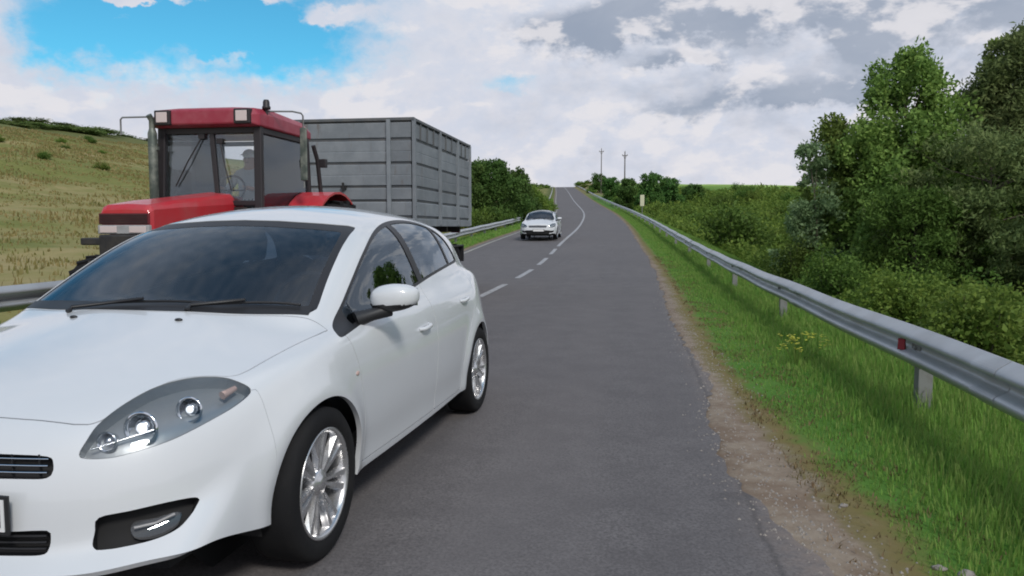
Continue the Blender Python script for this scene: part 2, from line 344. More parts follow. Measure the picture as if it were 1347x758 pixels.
SEDAN.update(R=([1.2,1.7,2.1,2.6,3.1,3.6,3.95,4.4],[1.25,1.36,1.405,1.43,1.42,1.37,1.31,1.2]),Fc=([-.2,0,.3,.5,.75,1.0,1.3,1.6,2.5,3.3,4.0,4.4],[.62,.70,.78,.82,.86,.89,.91,.93,.96,.98,.98,.93]),
 Hc=([-.2,0,.1,.2,.4,.7,1.0,1.2,1.6,3.2,3.9,4.4],[.62,.74,.79,.82,.86,.92,.98,1.01,1.02,1.02,1.04,1.0]),
 ws=(1.15,.98,.55), rg=(3.35,1.38,.62), plan=[(0,0),(.01,.3),(.05,.55),(.13,.7),(.3,.82),(.6,.87),(1.0,.89),(2.5,.896),(3.4,.89),(3.95,.86),(4.25,.78),(4.32,.6),(4.336,0)],
 Fi=([.10,.16,.22,.30,.40,.50,.60,.70,.80,.95],[.20,.13,.055,.012,0,.006,.02,.045,.08,.15]))
class Car:
    def __init__(s,D):
        s.D=D; h=smooth_poly(D['plan'],6,False); h2=h[1:-1][::-1]*np.array([1,-1]); s.poly=np.vstack([h,h2])
        for k in ('S','Fi','Ri','Hc','Fc','R','WU','cx'): setattr(s,k,cspline(*D[k]))
        gx=np.linspace(-.3,4.7,401); gy=np.linspace(0,1.2,145); X,Y=np.meshgrid(gx,gy,indexing='ij')
        s.g=seg_sdf(X,Y,s.poly)
    def d2(s,x,y):
        fx=np.clip((x+.3)/5*400,0,399.999); fy=np.clip(y/1.2*144,0,143.999); i=fx.astype(int); j=fy.astype(int); a=fx-i; b=fy-j; g=s.g
        return g[i,j]*(1-a)*(1-b)+g[i+1,j]*a*(1-b)+g[i,j+1]*(1-a)*b+g[i+1,j+1]*a*b
    def F(s,x,y,z):
        D=s.D; y=np.abs(y); d=s.d2(x,y)
        wf=sstep((1.0-x)/.75)*sstep(1.25-y) ; wr=sstep((x-3.55)/.6)
        ins=s.S(z)*(1-wf)*(1-wr)+s.Fi(z)*wf+s.Ri(z)*wr
        fl=0
        for c in D['wheels']:
            r=np.sqrt((x-c)**2+(z-D['wr'])**2); fl=fl+.022*np.exp(-((r-.36)/.075)**2)
        side=d+ins-fl*sstep((y-.5)/.2)
        q=sstep(y/.84)**1.6
        TL=s.Hc(x)*(1-q)+s.Fc(x)*q - .02*sstep((y-.7)/.2)*0
        top=(z-TL)*.92
        low=smax(smax(side,top,.055),D['zb']-z,.03)
        wx,wz,wsl=D['ws']; xw=x-.20*y*y
        fw=(z-wz-wsl*(xw-wx)-.10*(xw-wx)*(1-np.clip(xw-wx,0,1)))/np.sqrt(1+wsl*wsl)
        rf=z-s.R(x)+.075*(y/.6)**2
        rx,rz,rs=D['rg']; xr=x+.22*y*y
        rg=(z-rz+rs*(xr-rx))/np.sqrt(1+rs*rs)
        us=(y-s.WU(z)+s.cx(x))*.92
        up=smax(smax(smax(rf,fw,.05),rg,.05),us,.085)
        return smin(low,up,.035)
    def N(s,x,y,z,e=2e-3):
        g=np.stack([s.F(x+e,y,z)-s.F(x-e,y,z),s.F(x,y+e,z)-s.F(x,y-e,z),s.F(x,y,z+e)-s.F(x,y,z-e)],-1)/(2*e)
        return g
    def project(s,V,it=5):
        for _ in range(it):
            f=s.F(V[:,0],V[:,1],V[:,2]); g=s.N(V[:,0],V[:,1],V[:,2]); n2=(g*g).sum(1)
            V=V-(np.clip(f,-.02,.02)/np.maximum(n2,.05))[:,None]*g
        return V
# ------------------------------------------------------------------ ground and road
_xc=cspline([-80,0,15,23,34,50,66,90,108,129,170,222,323,400,700,1500],[-2.93,-2.93,-2.93,-2.98,-3.35,-3.85,-4.55,-6.0,-7.6,-9.9,-14.1,-19.4,-30.2,-39,-75,-170])
_rz=cspline([-80,0,15,23,34,50,66,90,110,130,170,222,290,325,350,390,500,800,1500],[0,0,.03,.15,.55,1.15,1.8,2.9,4.0,5.3,7.9,11.4,16.0,18.0,18.5,17.3,10,2,0])
def ramp(v,a,b): return sstep((v-a)/(b-a))
def vnoise(x,y,s,seed=0):
    x=np.asarray(x)/s; y=np.asarray(y)/s; i=np.floor(x).astype(int); j=np.floor(y).astype(int); a=x-i; b=y-j; a=a*a*(3-2*a); b=b*b*(3-2*b)
    def h(i,j): return np.modf(np.abs(np.sin(i*127.1+j*311.7+seed*74.7)*43758.5453))[0]
    return h(i,j)*(1-a)*(1-b)+h(i+1,j)*a*(1-b)+h(i,j+1)*(1-a)*b+h(i+1,j+1)*a*b
def gz(x,y):
    x=np.asarray(x,float); y=np.asarray(y,float)
    t=x-_xc(y); z=_rz(y); base=z.copy() if hasattr(z,'copy') else z
    # left hillside
    L=-t
    rise=17.0*ramp(L,4.0,128)*(1-.75*ramp(z,4,18)) 
    near=.10*ramp(L,3.7,4.2)-.25*ramp(L,4.6,6)+.25*ramp(L,6,9)
    left=z+rise+near*(L>3.4)+ (vnoise(x,y,9,1)-.5)*1.1*ramp(L,8,20)+(vnoise(x,y,30,5)-.5)*2.5*ramp(L,25,60)+ (vnoise(x,y,2.3,2)-.5)*.25*ramp(L,5,7)
    # right verge, ditch and rolling fields
    dip=-.04*ramp(t,3.6,5.2)-1.75*ramp(t,5.5,11)
    fac=1-ramp(t,6,330)*.62
    cut=(1.6*ramp(y,215,255)*(1-ramp(y,330,370)))*ramp(t,4.2,8)
    right=z*fac+dip*(1-ramp(y,60,160)*.8)+cut+(vnoise(x,y,7,3)-.5)*.6*ramp(t,8,16)
    zz=np.where(t<0,left,right)
    r=np.sqrt(x*x+y*y)
    return zz-.03*(np.abs(t)<3.45)+(vnoise(x,y,.45,8)-.5)*.02*((t>4.05)|(t<-3.9))
def grid_axis(spec):
    out=[]
    for a,b,n in spec: out+=list(np.linspace(a,b,n,endpoint=False))
    out.append(spec[-1][1]); return np.array(out)
ys=grid_axis([(-60,0,20),(0,14,70),(14,40,80),(40,120,80),(120,400,100),(400,900,25),(900,1500,8)])
ts=grid_axis([(-700,-200,14),(-200,-60,40),(-60,-12,50),(-12,-5,28),(-5,-3.3,10),(-3.3,3.3,8),(3.3,6,26),(6,14,26),(14,60,46),(60,200,40),(200,700,14)])
T,Y=np.meshgrid(ts,ys); X=_xc(Y)+T; Z=gz(X,Y)
ny,nt=T.shape; V=np.stack([X,Y,Z],-1).reshape(-1,3)
ii=(np.arange(ny-1)[:,None]*nt+np.arange(nt-1)[None,:]).ravel(); Fq=np.stack([ii,ii+1,ii+1+nt,ii+nt],1)
def ground_mat():
    m=bpy.data.materials.new('ground_soil_and_grass'); m.use_nodes=True; t=NT(m.node_tree); p=t.n['Principled BSDF']
    at=t.new('ShaderNodeAttribute',attribute_name='offset'); tt=at.outputs['Fac']; g=t.new('ShaderNodeNewGeometry'); P=g.outputs['Position']
    sp=t.new('ShaderNodeSeparateXYZ'); t.put(sp.inputs[0],P); y=sp.outputs[1]
    nb=t.noise(P,.06,5,.6); nm=t.noise(P,.5,6,.65); nf=t.noise(P,9,5,.7); nd=t.noise(P,2.2,6,.7)
    green=t.mix(t.ss(nm,.35,.65),(.070,.175,.026),(.11,.20,.038))
    st=t.new('ShaderNodeMapping'); st.inputs['Scale'].default_value=(.035,.035,.35); st.inputs['Rotation'].default_value=(0,0,.5); t.put(st.inputs[0],P)
    bands=t.noise(st.outputs[0],1.0,6,.65,.6)
    dryc=t.mix(t.ss(t.noise(P,.35,6,.7),.35,.65),(.235,.215,.080),(.33,.265,.125))
    grn=t.mix(t.ss(nd,.3,.7),(.135,.155,.042),(.20,.20,.06))
    field=t.mix(t.ss(t.m('ADD',t.m('MULTIPLY',bands,.75),t.m('MULTIPLY',nm,.25)),.44,.60),grn,dryc)
    sz=t.m('SUBTRACT',sp.outputs[2],0)
    field=t.mix(t.ss(sz,12,17.5,0,.75),field,(.085,.105,.030))
    soil=t.mix(t.ss(nf,.3,.7),(.225,.175,.130),(.30,.245,.19))
    soil=t.mix(t.ss(nd,.40,.6,0,.65),soil,(.17,.115,.08))
    # right verge: soil strip beside the tarmac, then grass
    tw=t.m('ADD',tt,t.m('MULTIPLY',t.m('SUBTRACT',nd,.5),.55))
    near=t.ss(y,2.5,8,.05,.38); tw=t.m('ADD',tw,near)
    right=t.mix(t.ss(tw,3.92,4.20),soil,green)
    right=t.mix(t.ss(t.m('ABSOLUTE',t.m('SUBTRACT',tw,4.12)),.0,.22,.7,0),right,(.20,.125,.06))
    far=t.m('MULTIPLY',t.ss(y,230,270),t.ss(tt,9,14)); crop=t.mix(t.ss(nb,.3,.7),(.28,.42,.09),(.34,.47,.13))
    right=t.mix(t.m('MULTIPLY',far,1),right,crop)
    bank=t.m('MULTIPLY',t.ss(y,150,220),t.m('MULTIPLY',t.ss(tt,3.5,4.2),t.ss(tt,11,16,1,0)))
    right=t.mix(t.m('MULTIPLY',bank,.8),right,(.26,.20,.10))
    lg=t.mix(t.ss(nd,.35,.65),(.085,.125,.030),(.15,.15,.05))
    left=t.mix(t.ss(t.m('MULTIPLY',tt,-1),5.3,7.0),lg,field)
    left=t.mix(t.ss(t.m('ADD',tt,t.m('MULTIPLY',nd,.2)),-3.75,-3.62),left,soil)
    c=t.mix(t.m('GREATER_THAN',tt,0),left,right); t.put(p.inputs['Base Color'],c); p.inputs['Roughness'].default_value=.95; p.inputs['Specular IOR Level'].default_value=.15
    b=t.new('ShaderNodeBump'); b.inputs['Strength'].default_value=.6; b.inputs['Distance'].default_value=.018; t.put(b.inputs['Height'],nf); t.l.new(b.outputs[0],p.inputs['Normal'])
    return m
M['ground']=ground_mat()
gr=mesh_obj('ground',V,Fq,M['ground'],smooth=True); props(gr,kind='structure')
a=gr.data.attributes.new('offset','FLOAT','POINT'); a.data.foreach_set('value',T.ravel().astype(np.float32))
def asphalt_mat():
    m=bpy.data.materials.new('worn_asphalt'); m.use_nodes=True; t=NT(m.node_tree); p=t.n['Principled BSDF']
    at=t.new('ShaderNodeAttribute',attribute_name='offset'); tt=at.outputs['Fac']; g=t.new('ShaderNodeNewGeometry'); P=g.outputs['Position']
    ag=t.noise(P,70,3,.8); mid=t.noise(P,2.5,6,.7); lo=t.noise(P,.25,4,.6)
    mp=t.new('ShaderNodeMapping'); mp.inputs['Scale'].default_value=(1.6,.06,1); t.put(mp.inputs[0],P); lon=t.noise(mp.outputs[0],1.0,5,.6)
    c=t.mix(t.ss(ag,.25,.75),(.068,.062,.062),(.205,.188,.186))
    c=t.mix(t.ss(mid,.35,.65,0,.5),c,(.088,.080,.081)); c=t.mix(t.ss(lon,.4,.62,0,.40),c,(.165,.152,.152)); c=t.mix(t.ss(lo,.4,.7,0,.35),c,(.105,.096,.098))
    # tar-dark seams and cracks
    w=t.new('ShaderNodeTexVoronoi',feature='DISTANCE_TO_EDGE'); mp2=t.new('ShaderNodeMapping'); mp2.inputs['Scale'].default_value=(.9,.28,1)
    vv=t.new('ShaderNodeVectorMath',operation='ADD'); t.put(vv.inputs[0],P); nn=t.noise(P,1.4,5,.7,out=1); t.put(vv.inputs[1],nn); t.put(mp2.inputs[0],vv.outputs[0]); t.put(w.inputs['Vector'],mp2.outputs[0]); w.inputs['Scale'].default_value=.55
    crack=t.m('MULTIPLY',t.ss(w.outputs['Distance'],.004,.016,1,0),t.ss(t.noise(P,.35,3),.56,.66))
    c=t.mix(t.m('MULTIPLY',crack,.35),c,(.025,.024,.026))
    edge=t.ss(t.m('ADD',tt,t.m('MULTIPLY',mid,.35)),3.52,4.02); c=t.mix(t.m('MULTIPLY',edge,t.ss(t.noise(P,14,5,.75),.30,.62,.25,.95)),c,(.26,.205,.17))
    seam=t.ss(t.m('ABSOLUTE',t.m('SUBTRACT',t.m('ADD',tt,t.m('MULTIPLY',mid,.12)),3.56)),.0,.03,.35,0); c=t.mix(seam,c,(.03,.029,.031))
    t.put(p.inputs['Base Color'],c); t.put(p.inputs['Roughness'],t.ss(lon,.35,.65,.72,.88)); p.inputs['Specular IOR Level'].default_value=.35
    b=t.new('ShaderNodeBump'); b.inputs['Strength'].default_value=.5; b.inputs['Distance'].default_value=.006; t.put(b.inputs['Height'],ag); t.l.new(b.outputs[0],p.inputs['Normal'])
    return m
M['asphalt']=asphalt_mat()
ry=np.concatenate([np.arange(-60,0,1.0),np.arange(0,16,.06),np.arange(16,60,.3),np.arange(60,420,1.5)])
rng=np.random.default_rng(4)
def strip(y,t0,t1,dz,nc=2):
    """ribbon along the road between two offsets (numbers or arrays)"""
    t0=np.broadcast_to(t0,y.shape); t1=np.broadcast_to(t1,y.shape); W_=np.linspace(0,1,nc)[None,:]
    Tt=t0[:,None]*(1-W_)+t1[:,None]*W_; Yy=np.repeat(y[:,None],nc,1); Xx=_xc(Yy)+Tt; Zz=_rz(Yy)+dz
    ii=(np.arange(len(y)-1)[:,None]*nc+np.arange(nc-1)[None,:]).ravel()
    return np.stack([Xx,Yy,Zz],-1).reshape(-1,3),np.stack([ii,ii+1,ii+1+nc,ii+nc],1),Tt.ravel()
wob=lambda s,a,seed:(vnoise(ry,ry*0+seed,s,seed)-.5)*a
redge=3.48+wob(1.3,.14,3)+wob(.3,.09,4)+wob(.13,.07,9)+.34*(1-ramp(ry,2.2,4.4))+.10*np.exp(-((ry-7)/1.2)**2)
ledge=-3.62+wob(1.1,.1,6)+wob(.3,.05,7)
V,F_,Tt=strip(ry,ledge,redge,0.006,14)
rd=mesh_obj('road',V,F_,M['asphalt'],smooth=True); props(rd,kind='structure')
a=rd.data.attributes.new('offset','FLOAT','POINT'); a.data.foreach_set('value',Tt.astype(np.float32))
# painted markings (worn white)
def paint_mat(name,c,wear,th=.5):
    m=bpy.data.materials.new(name); m.use_nodes=True; t=NT(m.node_tree); p=t.n['Principled BSDF']; g=t.new('ShaderNodeNewGeometry'); P=g.outputs['Position']
    f=t.ss(t.m('ADD',t.m('MULTIPLY',t.noise(P,9,6,.75),.6),t.m('MULTIPLY',t.noise(P,55,3,.8),.4)),th-.1,th+.12)
    t.put(p.inputs['Base Color'],t.mix(t.m('MULTIPLY',f,wear),c,(.12,.115,.12))); p.inputs['Roughness'].default_value=.7; return m
M['line']=paint_mat('road_paint_white',(.46,.46,.47),.75,.50); M['eline']=paint_mat('edge_line_dirty',(.42,.40,.34),.7,.48)
V=[];F_=[];n0=0
def addstrip(y0,y1,t0,t1,step=.5):
    global n0
    y=np.linspace(y0,y1,max(2,int((y1-y0)/step)+1)); v,f,_=strip(y,t0,t1,.011); V.append(v); F_.append(f+n0); n0+=len(v)
d=-9.7
while d<32:
    addstrip(d,d+3.0,-.07,.07); d+=4.8
addstrip(d-.2,330,-.075,.075,1.5)
props(mesh_obj('centre_line',np.vstack(V),np.vstack(F_),M['line']),kind='structure')
V=[];F_=[];n0=0; addstrip(-60,330,-3.44,-3.30,1.0)
props(mesh_obj('edge_line',np.vstack(V),np.vstack(F_),M['eline']),kind='structure')
# ------------------------------------------------------------------ guardrails
def guardrail(label,off,side,y0,y1,ztop,step0,sp,ymaxpost):
    """side=-1: corrugation bulges towards -x (rail right of the road)"""
    x0=float(_xc(5.0))+off
    root=thing('guardrail',label,'guardrail',(x0,5.0,0))
    prof=smooth_poly([(0,0),(-.018,.012),(-.078,.055),(-.083,.095),(-.012,.135),(-.012,.175),(-.083,.215),(-.078,.255),(-.018,.298),(0,.31)],4,False)
    prof=[(p[0]*(-side)*-1 if False else p[0]*(1 if side<0 else -1),p[1]) for p in prof]
    th=.006*(1 if side<0 else -1); ring=prof+[(p[0]+th,p[1]) for p in prof[::-1]]
    ys_=np.concatenate([np.arange(y0,40,.5),np.arange(40,y1,2.5)]); n=len(ring); V=[];F=[]
    for i,y in enumerate(ys_):
        x=float(_xc(y))+off; zb=float(_rz(y))+ztop-.31+.008*math.sin(y*1.3)
        V+=[(x+p[0]-x0,y-5.0,zb+p[1]) for p in ring]
    for i in range(len(ys_)-1):
        for k in range(n): k2=(k+1)%n; F.append((i*n+k,i*n+k2,(i+1)*n+k2,(i+1)*n+k))
    o=mesh_obj('beam',V,F,M['galv'],root,smooth=True)
    bm=bmesh.new(); bm.from_mesh(o.data); bmesh.ops.recalc_face_normals(bm,faces=bm.faces); bm.to_mesh(o.data); bm.free()
    b=MB(); s=1 if side<0 else -1      # sigma-shaped post behind the beam
    b.box((s*.0,-.05,-.9),(s*.006,.05,-.03)); b.box((s*.006,-.05,-.9),(s*.10,-.044,-.03)); b.box((s*.006,.044,-.9),(s*.10,.05,-.03))
    b.box((s*-.012,-.09,-.30),(s*-.001,.09,-.02)); 
    proto=b.build('post',M['galvp'],root)
    bt=MB(); bt.lathe([(.0001,-.018),(.013,-.016),(.016,-.008),(.016,0)],'x',(0,0,0),10); bolt=bt.build('bolt',M['galvp'],root)
    y=step0; first=True
    while y<ymaxpost:
        p=proto if first else proto.copy(); 
        if not first: COL.objects.link(p); p.parent=root
        p.location=(float(_xc(y))+off-x0,y-5.0,float(_rz(y))+ztop)
        if y<45:
            q=bolt if first else bolt.copy()
            if not first: COL.objects.link(q); q.parent=root
            q.location=(float(_xc(y))+off-x0-s*.012,y-5.0,float(_rz(y))+ztop-.155); q.rotation_euler=(0,0,0 if s>0 else math.pi)
        first=False; y+=sp
    # overlapping joints with bolts
    if side<0:
        sp_=MB(); n2=len(prof); V=[];F=[]
        for yy in (-.16,.16): V+=[(p[0]-.004,yy,p[1]-.31) for p in prof]+[(p[0]-.001,yy,p[1]-.31) for p in prof[::-1]]
        m2=2*n2
        for k in range(m2): k2=(k+1)%m2; F.append((k,k2,m2+k2,m2+k))
        F.append(tuple(range(m2))); F.append(tuple(reversed(range(m2,2*m2)))); sp_.add(V,F,0,False); js=sp_.build('joint_plate',M['galv'],root)
        y=4.9; first=True
        while y<60:
            j=js if first else js.copy()
            if not first: COL.objects.link(j); j.parent=root
            j.location=(float(_xc(y))+off-x0,y-5.0,float(_rz(y))+ztop)
            for zz in (-.055,-.235):
                for dy in (-.10,.10):
                    q=bolt.copy(); COL.objects.link(q); q.parent=j; q.location=(-.0305 if False else -.052,dy,zz-.02); q.rotation_euler=(0,0,0)
            first=False; y+=5.7
    return root,x0
rr,rx0=guardrail('long galvanised guardrail with a red reflector, on the grass verge right of the road',5.05,-1,-6,325,.60,.52,5.7,190)
lr,lx0=guardrail('galvanised guardrail along the far left edge, below the dry hillside and behind the tractor',-4.55,1,-8,325,.66,1.6,4.0,150)
def reflector(root,x0,off,y,ztop,s,m='redlens'):
    b=MB(); b.prism([(-.035,-.045),(.035,-.045),(.028,.045),(-.028,.045)],-.006,.006,'x'); b.box((-.004,-.012,-.075),(.004,.012,.06),1)
    b.box((-.0075,-.030,-.04),(-.0062,.030,.04),2)
    o=b.build('reflector',[M['darkred'],M['galvp'],M[m]],root); o.location=(float(_xc(y))+off-x0-s*.062,y-5.0,float(_rz(y))+ztop-.15)
    o.rotation_euler=(0,0,R(35)*s if s>0 else R(145)); return o
reflector(rr,rx0,5.05,6.38,.60,1)
for y in (29.5,52.3,75.1): reflector(rr,rx0,5.05,y,.60,1,'lampwhite')
# ------------------------------------------------------------------ plants
def leaf_mesh(P,size,rg,up=.25,asp=.55,jit=.35):
    """kite-shaped leaf faces at points P (n,3)"""
    n=len(P); d=rg.normal(size=(n,3)); d[:,2]+=up; d/=np.linalg.norm(d,axis=1)[:,None]
    q=rg.normal(size=(n,3)); w=np.cross(d,q); w/=np.linalg.norm(w,axis=1)[:,None]+1e-9
    s=size*(1+jit*rg.uniform(-1,1,n))[:,None]; w=w*s*asp*.5; nn=np.cross(d,w); nn/=np.linalg.norm(nn,axis=1)[:,None]+1e-9
    a=P; c=P+d*s-nn*s*.12; b=P+d*s*.45+w+nn*s*.1; e=P+d*s*.45-w+nn*s*.1
    V=np.stack([a,b,c,e],1).reshape(-1,3); F=np.arange(4*n,dtype=np.int32).reshape(n,4); return V,F
def crown_tree(name,label,cat,loc,h,env,leafm,nclump,perclump,leaf,rg,group=None,trunk=.12,up=.6,clump=.45,base=.12,rz=0,asp=.55,hollow=.5,squash=.8,lean=(0,0)):
    """env(v)->crown radius (m) at relative height v; limbs rise out of a trunk and carry leaf clumps"""
    root=thing(name,label,cat,loc,rz,group)
    t=MB(); pts=[]; k=8
    for i in range(k): v=i/(k-1); pts.append(Vector((lean[0]*v*v+.05*h*math.sin(v*3+loc[0])*.25,lean[1]*v*v+.05*h*math.cos(v*4+loc[1])*.2,v*h*.93)))
    t.tube(pts,[trunk*(1.15-v*1.05)*(1.3 if i==0 else 1) for i,v in enumerate(np.linspace(0,1,k))],9)
    cl=[]
    def onaxis(v): f=v/.93*(k-1); i=min(int(f),k-2); return pts[i].lerp(pts[i+1],min(1,f-i))
    ph=rg.uniform(0,6.28,4); lob=lambda a,v:1+.16*math.sin(3*a+ph[0]+5*v)+.13*math.sin(5*a+ph[1]-9*v)+.10*math.sin(2*a+ph[2]+14*v)
    vs=np.linspace(base,.985,60); pdf=np.array([env(v) for v in vs])**1.25+.12; pdf/=pdf.sum()
    for i in range(nclump):
        v=float(np.clip(rg.choice(vs,p=pdf)+rg.uniform(-.01,.01),base,.99)); a=rg.uniform(0,6.283); q=rg.uniform(.12,1)**.5
        r=env(v)*q*lob(a,v)*rg.uniform(.9,1.1); c=onaxis(v); p=Vector((c.x+math.cos(a)*r,c.y+math.sin(a)*r,c.z+.08*h*(rg.uniform()-.4)*(q<.6)))
        cl.append(tuple(p))
        if i%6==0:
            p0=onaxis(max(.02,v-.10-.10*up)); pm=p0.lerp(p,.55)+Vector((0,0,-.08*r)); t.tube([p0,pm,p],[trunk*.35*(1-v*.7)+.006,trunk*.2*(1-v*.7)+.004,.005],5,cap=False)
    cl=np.array(cl); sz=clump*rg.uniform(.55,1.25,len(cl)); rad=np.repeat(sz,perclump)[:,None]
    off=rg.normal(size=(len(cl)*perclump,3)); off/=np.linalg.norm(off,axis=1)[:,None]; off*=rg.uniform(.15,1,len(off))[:,None]**.5; off[:,2]*=squash
    P=np.repeat(cl,perclump,0)+off*rad; P=P[P[:,2]>.05]
    V,F=leaf_mesh(P,leaf,rg,.35,asp)
    t.build('trunk',M['bark'],root,fix=False); mesh_obj('crown',V,F,M[leafm],root)
    return root
def bush(name,label,cat,loc,r,h,leafm,n,leaf,rg,group=None,asp=.55,up=.5):
    root=thing(name,label,cat,loc,rg.uniform(0,6.28),group)
    t=MB(); cl=[]
    ns=int(9+r*5)
    for i in range(ns):
        a=rg.uniform(0,6.283); q=rg.uniform(.15,1)**.6; p1=Vector((math.cos(a)*r*q*.85,math.sin(a)*r*q*.85,h*(1-.55*q*q)*rg.uniform(.6,1.02)))
        t.tube([(p1.x*.12,p1.y*.12,-.1),(p1.x*.6,p1.y*.6,p1.z*.55),p1],[.02,.012,.004],4,cap=False)
        for s in (.45,.7,.88,1.0): cl.append((p1.x*s,p1.y*s,p1.z*s,rg.uniform(.6,1.2)))
    cl=np.array(cl); per=max(4,n//len(cl)); off=rg.normal(size=(len(cl)*per,3)); off/=np.linalg.norm(off,axis=1)[:,None]; off*=rg.uniform(.1,1,len(off))[:,None]**.5
    cr=.26*(r+h)/2+.08; P=np.repeat(cl[:,:3],per,0)+off*np.repeat(cl[:,3],per)[:,None]*cr; P[:,2]=np.abs(P[:,2])
    V,F=leaf_mesh(P,leaf,rg,up,asp); t.build('stems',M['bark'],root,fix=False); mesh_obj('foliage',V,F,M[leafm],root); return root
def at(x,y,dz=0): return (x,y,float(gz(x,y))+dz)
rg=np.random.default_rng(11)
# --- the big trees on the right
cone=lambda w,top=1.0:(lambda v:(w*max(0,1-v)**.72+.12)*min(1,.6+v*2.2))
dome=lambda w:(lambda v:w*math.sqrt(max(.02,1-((v-.45)/.58)**2)))
crown_tree('poplar_tree','tall bright green poplar with a pointed crown, behind the right guardrail','tree',at(7.9,24.8,-.2),8.6,cone(3.3),'leafA',760,105,.14,rg,trunk=.13,clump=.34,up=.9,base=.06,squash=1.5)
crown_tree('poplar_tree','small pointed poplar on the left flank of the tall bright poplar','tree',at(6.5,25.2,-.2),6.3,cone(1.7),'leafA',220,90,.13,rg,trunk=.07,clump=.28,up=.9,base=.08,lean=(-.6,0),squash=1.6)
crown_tree('silver_tree','low silvery pale-leaved tree at the left foot of the poplars','tree',at(5.4,24.2,-.1),4.9,cone(1.2),'leafC',120,90,.11,rg,trunk=.05,clump=.27,up=.8,base=.03,lean=(-.5,0))
crown_tree('willow_tree','broad olive-green willow at the right edge, cut off by the picture','tree',at(11.3,25.5,-.2),9.2,cone(3.6),'leafB',700,130,.16,rg,trunk=.16,clump=.50,up=.7,base=.05,asp=.35)
crown_tree('willow_tree','dull olive willow filling the gap between the tall poplar and the broad willow','tree',at(9.3,22.3,-.2),5.9,dome(2.5),'leafB',330,130,.14,rg,trunk=.11,clump=.42,up=.6,base=.02,asp=.35)
crown_tree('poplar_tree','dark pointed tree whose tip stands beside the broad willow at the right edge','tree',at(13.3,31.0,-.2),10.2,cone(2.5),'leafA',300,120,.16,rg,trunk=.11,clump=.42,up=.8,base=.1)
crown_tree('willow_tree','grey-green bushy willow low at the right edge in front of the tall trees','tree',at(10.9,18.4,-.2),5.4,dome(2.3),'leafB',230,150,.11,rg,trunk=.09,clump=.40,up=.6,base=.01,asp=.35)
crown_tree('willow_tree','dark rounded willow low between the silvery tree and the olive willow','tree',at(7.2,21.6,-.2),4.2,dome(1.75),'leafD',200,150,.11,rg,trunk=.08,clump=.38,up=.6,base=.01,asp=.4)
# --- shrubs behind the right guardrail
near=[(5.2,9.2,1.0,1.35),(6.0,10.6,1.1,1.6),(4.9,11.8,.9,1.35),(6.9,12.3,1.2,1.7),(5.7,13.6,1.1,1.55),(7.9,14.6,1.3,1.9),(4.8,14.8,.9,1.3),(6.6,15.9,1.2,1.8),(5.3,17.2,1.0,1.5),(8.8,12.4,1.2,1.7),(6.3,18.4,1.2,1.7),(4.7,19.6,1.0,1.35),(7.4,9.9,1.1,1.45),(9.9,15.4,1.4,2.0),(6.6,8.3,.9,1.1),(5.4,21.5,1.1,1.6),(4.6,23.8,1.0,1.4),(8.3,17.4,1.3,1.9)]
protoA=None; protos=[]
for k in range(5):
    lm=['leafD','leafE','leafE','leafE','leafB'][k]; protos.append((lm,dict(n=5200,leaf=.085 if k!=4 else .09,asp=.5 if k!=2 else .7)))
made={}
gl_='leafy shrubs crowding behind the right guardrail'
labs={'leafD':'dark green leafy shrub in the thicket behind the right guardrail','leafE':'yellow-green leafy shrub in the thicket behind the right guardrail','leafB':'dull olive narrow-leaved shrub in the thicket behind the right guardrail'}
for i,(x,y,r_,h_) in enumerate(near):
    k=[1,0,2,3,1,4,2,0,3,1,2,0,4,3,1,2,0,3][i]; lm,kw=protos[k]
    if k not in made: made[k]=bush('shrub',labs[lm],'shrub',(0,0,0),1.0,1.5,lm,rg=rg,group=gl_,**kw); o=made[k]
    else: o=copy_tree(made[k])
    o.location=at(x,y,-.05); o.rotation_euler=(0,0,rg.uniform(0,6.28)); o.scale=(r_,r_,h_/1.5)
# --- scrub field: individual bushes farther away, then the unbroken thicket
fp=[bush('shrub','','shrub',(0,0,0),1.6,1.9,['leafD','leafE','leafE'][k],2600,[.16,.17,.2][k],rg,'bushes scattered over the scrub right of the road') for k in range(3)]
LB=['dark bush in the scrub beyond the right guardrail','yellowish bush in the scrub beyond the right guardrail','yellow-green bush farther back in the scrub right of the road']
for k,o in enumerate(fp): o['label']=LB[k]
used=[False]*4
fr=[bush('shrub','','shrub',(0,0,0),1.6,1.9,'leafG',2200,.2,rg,'x')]
def scatter(o_list,k,x,y,s,sz,dz=-.1,label=None,group=None):
    o=o_list[k]; k=3 if o_list is fr else k
    if used[k]: o=copy_tree(o)
    used[k]=True; o.location=at(x,y,dz); o.rotation_euler=(0,0,rg.uniform(0,6.28)); o.scale=(s,s,sz)
    if label: o['label']=label
    if group: o['group']=group
    return o
for i in range(95):
    y=27+150*((i+rg.uniform())/95)**1.35; x=float(_xc(y))+rg.uniform(8.2,11+.32*y)
    if 4.5<x<14 and y<32: x+=0; 
    s=rg.uniform(.8,1.35)*(1+.003*y); scatter(fp,int(rg.integers(0,3)),x,y,s,s*rg.uniform(.7,1.0))
# hedge of bushes along the ridge of the left hill
G2='bushes lined up along the crest of the left hill'
for i in range(64):
    az=-46+ i*.62+rg.uniform(-.25,.25); L=rg.uniform(92,112); y=L/math.tan(R(-az)) if az<-8 else 600
    if y>420: break
    x=float(_xc(min(y,300)))-L+3; s=rg.uniform(.8,1.4)*(.8+y/260); o=scatter(fr,0,x,y,s*2.1,s*.34,-.3,'dark low bush on the ridge line of the left hill',G2); 
